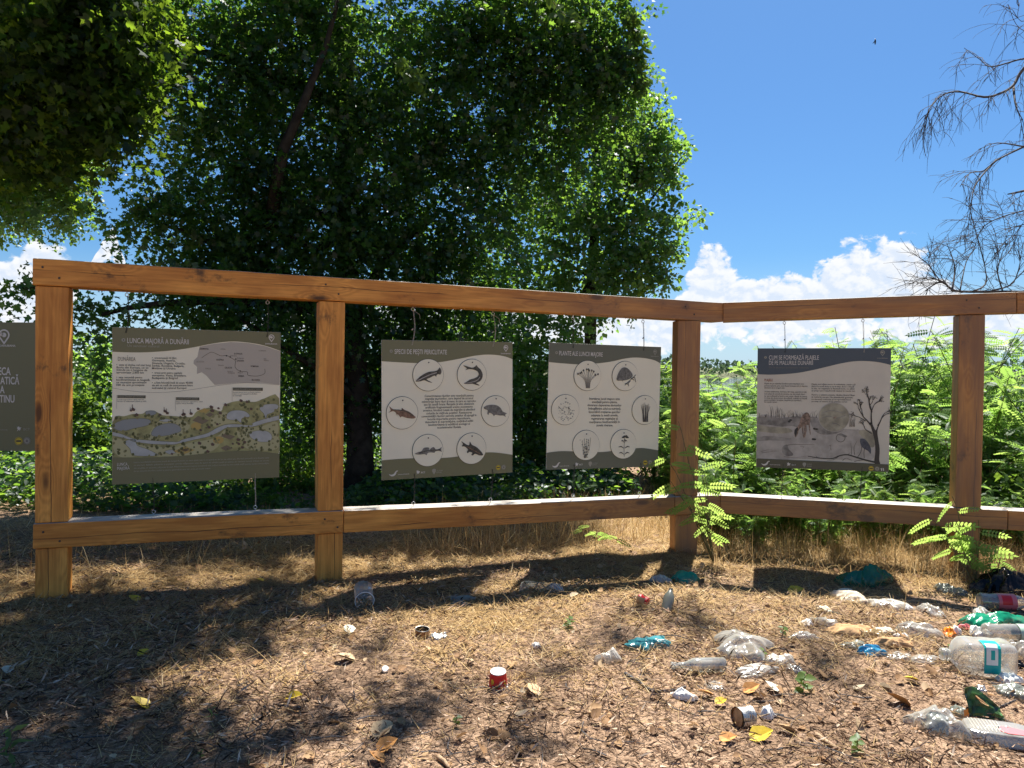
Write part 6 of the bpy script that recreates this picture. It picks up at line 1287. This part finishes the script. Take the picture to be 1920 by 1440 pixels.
# bottle cap
p = gp(722, 1258); root = empty('bottle_cap', p+Vector((0, 0, .005))); root.rotation_euler = (.7, .2, 0); tag(root, 'small white bottle cap tilted on bare ground', 'bottle cap')
mb = MB(); mb.lathe([(.0165, 0), (.0165, .012), (.014, .015)], 20, 0, 0, False, True); mb.build('body', M['cap_white'], root); mb = MB(); mb.lathe([(.0168, .003), (.0168, .005)], 20, 0, 0, False, False); mb.build('band', M['foil'], root)
# clear bag holding a tin
p = gp(1755, 1366); root = empty('plastic_bag', p); tag(root, 'clear bag draped over a flat tin near the lower right corner', BAG)
link('film', sheet_mesh('film', 92*mpp(p), .20, .085, 51, 'clear_film', 30, 1.2), root)
mb = MB(); mb.lathe([(.040, 0), (.042, .004), (.042, .045), (.040, .05), (.036, .047)], 26); mb.build('tin', M['grey_film'], root, loc=(0, -.01, .008))
# packet standing up
p = gp(1848, 1352); root = empty('food_packet', p, 0.12); tag(root, 'folded dark green food packet propped on the litter behind the tray', 'packet'); k = mpp(p)
mb = MB(); n = 9; v = []; f = []
for i in range(n):
    t = i/(n-1); x = (-30+66*t)*k; top = (56-4*t if t < .45 else 54-62*(t-.45))*k
    for j in range(6):
        z = max(.002, top)*j/5; v.append((x, .02*math.sin(t*5)+.045*(j/5)+.006*math.sin(j*2+i), z))
for i in range(n-1):
    for j in range(5): f.append((i*6+j, i*6+6+j, i*6+7+j, i*6+1+j))
mb.add(v, f); o = mb.build('front', M['pack_green'], root)
sol = o.modifiers.new('thick', 'SOLIDIFY'); sol.thickness = .0012
mb = MB(); mb.add([(q[0]*.92, q[1]-.003, q[2]*.35+.6*0) for q in v if True], f); mb.build('print', M['pack_dark'], root, loc=(0, -.001, .002))
mb = MB(); mb.add([(-.012+q[0]*.12, q[1]-.006, .075+q[2]*.16) for q in v], f); mb.build('print', M['card'], root, loc=(0, -.001, 0))
mb = MB(); mb.add([((-44)*k, .0, .022), ((-30)*k, .01, .012), ((-28)*k, .02, .05), ((-42)*k, .01, .048), ((-30)*k, .0, .002)], [(0, 1, 2, 3), (0, 4, 1)]); mb.build('torn_corner', M['orange_print'], root)
mb = MB(); mb.add([(4*k, .044, 50*k), (20*k, .05, 44*k), (38*k, .05, 12*k), (52*k, .03, .004), (30*k, .06, 30*k)], [(0, 1, 4), (1, 2, 4), (2, 3, 4)]); mb.build('back_fold', M['foil'], root)
# clam shell tray with red print
p = gp(1872, 1385); root = empty('food_tray', p, -.30); tag(root, 'clear ribbed food tray with a red printed film at the lower right', 'tray'); k = mpp(p)
W_, D_, H_ = 66*k, .085, .045
mb = MB()
def rr_ring(w, d, z, e=5, n=28): return [(w*((abs(math.cos(a))**e+abs(math.sin(a))**e)**(-1/e))*math.cos(a), d*((abs(math.cos(a))**e+abs(math.sin(a))**e)**(-1/e))*math.sin(a), z) for a in [2*math.pi*i/n for i in range(n)]]
ringz = [rr_ring(W_, D_, .002), rr_ring(W_*.98, D_*.97, .006), rr_ring(W_*.84, D_*.82, H_), rr_ring(W_*.80, D_*.78, H_+.002)]
mb.add([q for rg in ringz for q in rg], [(i*28+j, i*28+(j+1) % 28, (i+1)*28+(j+1) % 28, (i+1)*28+j) for i in range(3) for j in range(28)]+[tuple(3*28+j for j in range(28))]); mb.build('body', M['clear_film'], root)
for i in range(9):
    x = -W_*.7+i*W_*.09; mb = MB(); mb.box(x, x+.0035, -D_*.62, D_*.70, H_+.0005, H_+.005); mb.build('rib', M['milky_film'], root)
mb = MB(); mb.add([(-.01, -.03, H_+.004), (.02, -.055, H_+.005), (W_*.75, -.05, H_+.004), (W_*.72, -.015, H_+.006), (.04, .0, H_+.009), (.01, .012, H_+.006)], [(0, 1, 4, 5), (1, 2, 3, 4)]); mb.build('printed_film', M['pink_print'], root)
link('loose_film', sheet_mesh('loose_film', W_*1.9, D_*1.7, .05, 61, 'clear_film', 24), root)
# small green bottle shard replaced by a bottle in shade
pet('little green glass bottle lying in shade on the straw', 868, 1130, .16, .024, math.radians(10), None, 'grey_film', None, crush=0)

# ------------------------------------------------------------------ sticks, bright fallen leaves, weeds
def stick(label, pts, w, m='dead_bark', name='stick', forks=()):
    P = [gp(x, y, w*.8) for x, y in pts]; base = P[0].copy(); mb = MB(); S_ = [Vector(q) for q in smooth_pts([np.array(p) for p in P], 4)]; n = len(S_)
    mb.tube([q-base for q in S_], [w*(1-.45*i/(n-1)) for i in range(n)], 7)
    for fk in forks: Q = [gp(x, y, w*.6) for x, y in fk]; mb.tube([q-base for q in Q], [w*.6]*len(Q), 5)
    o = mb.build(name, M[m], None, smooth=True, loc=base); tag(o, label, 'stick'); return o
simple('stick_tan', (0.30, 0.21, 0.135), .85, .15, var=.35, vscale=40, bump=.4)
stick('thin bent twig to the left of the red cup', [(822, 1242), (836, 1275), (868, 1308), (905, 1328), (932, 1336)], .0042, 'stick_tan')
stick('straight twig below the red cup', [(934, 1336), (975, 1326), (1010, 1314), (1052, 1305)], .0042, 'stick_tan')
stick('dark gnarled stick below the glass bottle', [(1172, 1265), (1195, 1280), (1225, 1298), (1262, 1297), (1285, 1290)], .009, 'dead_bark', forks=([(1195, 1280), (1215, 1272)],))
stick('short cut stick at the lower right of the dented tin', [(1530, 1383), (1550, 1396), (1570, 1409)], .013, 'stick_tan')
stick('small bark stick in litter below the yellow leaf', [(1302, 1402), (1318, 1412), (1334, 1420)], .008, 'stick_tan')
stick('stick lying between the jug and the packet', [(1798, 1283), (1815, 1290), (1830, 1297)], .009, 'stick_tan')
stick('pale straw stalk running out from under the jug', [(1772, 1297), (1790, 1285), (1812, 1273)], .003, 'stick_tan')
stick('stub of wood at the bottom edge of the path', [(822, 1424), (835, 1434), (842, 1444)], .011, 'stick_tan')
stick('long thin stick by the left edge of the path', [(30, 1372), (80, 1352), (130, 1328)], .006, 'stick_tan')
stick('dry dead stem crossing the straw by the cut jar', [(820, 1146), (850, 1138), (892, 1128)], .003, 'stick_tan')
stick('dark twig on the litter near the right edge', [(1868, 1330), (1895, 1318), (1925, 1306)], .005, 'dead_bark')
BIG = [(0, -.35, 0), (.012, -.02, .01), (.26, .10, .05), (.40, .38, .09), (.24, .75, .06), (0, 1.02, .0), (-.24, .75, .10), (-.40, .38, .13), (-.26, .10, .07), (-.012, -.02, .01), (0, .42, -.01)]
BIG_F = [(1, 2, 10), (2, 3, 10), (3, 4, 10), (4, 5, 10), (5, 6, 10), (6, 7, 10), (7, 8, 10), (8, 9, 10), (9, 1, 10), (0, 1, 9)]
def leaf(label, px, py, lpx, rz, m, tilt=.1, group=None):
    p = gp(px, py, .018); k = lpx*mpp(p)*1.15; mb = MB(); mb.add([(x*k, (y-.4)*k, z*k*1.4) for x, y, z in BIG], BIG_F)
    o = mb.build('fallen_leaf', M[m], None, loc=p, rot=(tilt, tilt*.6, rz)); tag(o, label, 'leaf', group)
leaf('large bright yellow leaf just below the dented tin', 1424, 1388, 42, -1.3, 'fallen_yellow', .3)
leaf('small yellow leaf to the left of the dented tin', 1350, 1323, 22, -1.2, 'fallen_yellow', .2)
leaf('yellow leaf on litter left of the jug', 1713, 1281, 24, 1.4, 'fallen_yellow', .2)
leaf('yellow leaf on straw left of the dark green bag', 1490, 1113, 28, -1.4, 'fallen_yellow', .2)
leaf('curled yellow leaf in the sunlit strip at the lower left', 264, 1328, 40, 1.3, 'fallen_yellow', .4)
leaf('yellow leaf on sunny litter left of the path centre', 548, 1314, 28, -1.5, 'fallen_yellow', .2)
leaf('yellow leaf in shade before the first post', 252, 1128, 24, .8, 'fallen_yellow', .2)
leaf('yellow leaf in deep shade under the left bay', 268, 1232, 22, -.6, 'fallen_yellow', .2)
leaf('tiny yellow leaf under the low rail near the second post', 488, 1093, 16, 1.2, 'fallen_yellow', .2)
leaf('pale yellow leaf above the red cup', 882, 1246, 18, 1.4, 'fallen_tan', .2)
leaf('pale grey leaf at the left edge in shade', 14, 1264, 24, .4, 'fallen_pale', .2)
leaf('orange brown leaf near the bottom edge', 722, 1408, 38, -1.0, 'fallen_orange', .4)
leaf('second orange leaf below the first at the bottom edge', 708, 1430, 34, 1.0, 'fallen_orange', .3)
leaf('orange leaf between the white wrapper and the dented tin', 1327, 1308, 28, 1.5, 'fallen_orange', .3)
leaf('orange leaf directly above the dented tin', 1406, 1299, 30, -1.3, 'fallen_orange', .4)
leaf('orange leaf left of the large yellow leaf', 1362, 1393, 30, -1.4, 'fallen_orange', .2)
leaf('brown leaf on the litter at the right of the tin', 1478, 1377, 34, 1.4, 'fallen_tan', .4)
leaf('tan leaf on bare ground left of the second stick', 1000, 1300, 30, .3, 'fallen_tan', .2)
leaf('brown curled leaf below the blue wrapper', 1688, 1322, 40, 1.4, 'fallen_orange', .5)
leaf('curled tan leaf standing on edge at the lower right litter', 1608, 1372, 34, .4, 'fallen_tan', .9)
leaf('broad tan leaf in shade near the path centre', 715, 1378, 44, -.6, 'fallen_tan', .2)
leaf('pale leaf beside the torn clear bag', 1448, 1296, 28, .5, 'fallen_pale', .3)
leaf('tan leaf on sunlit straw left of the cup', 650, 1240, 34, 1.5, 'fallen_tan', .2)
leaf('light leaf in the sunny patch below the second post', 655, 1187, 26, .2, 'fallen_pale', .2)
def weed(label, px, py, hpx, n, seed, broad=True):
    p = gp(px, py); r = np.random.default_rng(seed); k = hpx*mpp(p); root = empty('weed', p); tag(root, label, 'weed')
    mb = MB(); mb.tube([(0, 0, 0), (.01*k, 0, k*.4), (.06*k, 0, k*.85)], .0018, 5); mb.build('stem', M['green_stem'], root)
    t = (np.arange(n)+.5)/n; a = np.arange(n)*2.4+r.uniform(0, 6); pos = np.stack([.05*k*t, 0*t, k*.15+k*.75*t], 1)
    al = np.stack([np.cos(a), np.sin(a), .55+0*t], 1); link('leaves', scatter_mesh('leaves', OVAL if broad else LANCE, OVAL_F if broad else LANCE_F, pos, al, np.array([[0, -.3, 1.0]])+r.normal(0, .2, (n, 3)), k*(.35+.25*r.random(n)), M['locust_leaf'], .3+.6*r.random(n)), root)
weed('leafy green weed at the bottom left corner', 18, 1432, 78, 9, 1, False)
weed('dark green seedling in the sunny litter at the left', 396, 1352, 28, 6, 2, False)
weed('small green seedling on the path below the twig', 855, 1362, 22, 6, 3)
weed('green weed by the bottom edge below the cut stick', 1606, 1412, 34, 8, 4)
weed('green seedling growing through the torn clear bag', 1430, 1240, 24, 5, 5)
weed('round leaved weed at the neck of the jug', 1776, 1236, 30, 5, 6)
weed('green weed among dark litter right of the torn bag', 1506, 1300, 44, 9, 7)
weed('small weed with yellowing leaves below the dark green bag', 1468, 1192, 22, 5, 8)
weed('low weed in straw above the leftover cup', 1066, 1180, 24, 7, 9)
weed('tiny seedling near the bottom edge under the left bay', 376, 1420, 16, 4, 10)
# the bird high in the sky
root = empty('bird', at(1641, 78, 60)); tag(root, 'tiny dark bird flying high in the open blue sky', 'bird')
mb = MB(); mb.tube([(0, 0, .22), (0, 0, .12), (0, 0, 0), (0, 0, -.14), (0, 0, -.24)], [.02, .05, .07, .05, .02], 8)
mb.build('body', M['pack_dark'], root, smooth=True)
for sg in (-1, 1): mb = MB(); mb.add([(0, 0, .08), (sg*.05, .12, .06), (sg*.09, .28, -.06), (sg*.04, .12, -.04)], [(0, 1, 2, 3)]); mb.build('wing', M['pack_dark'], root)
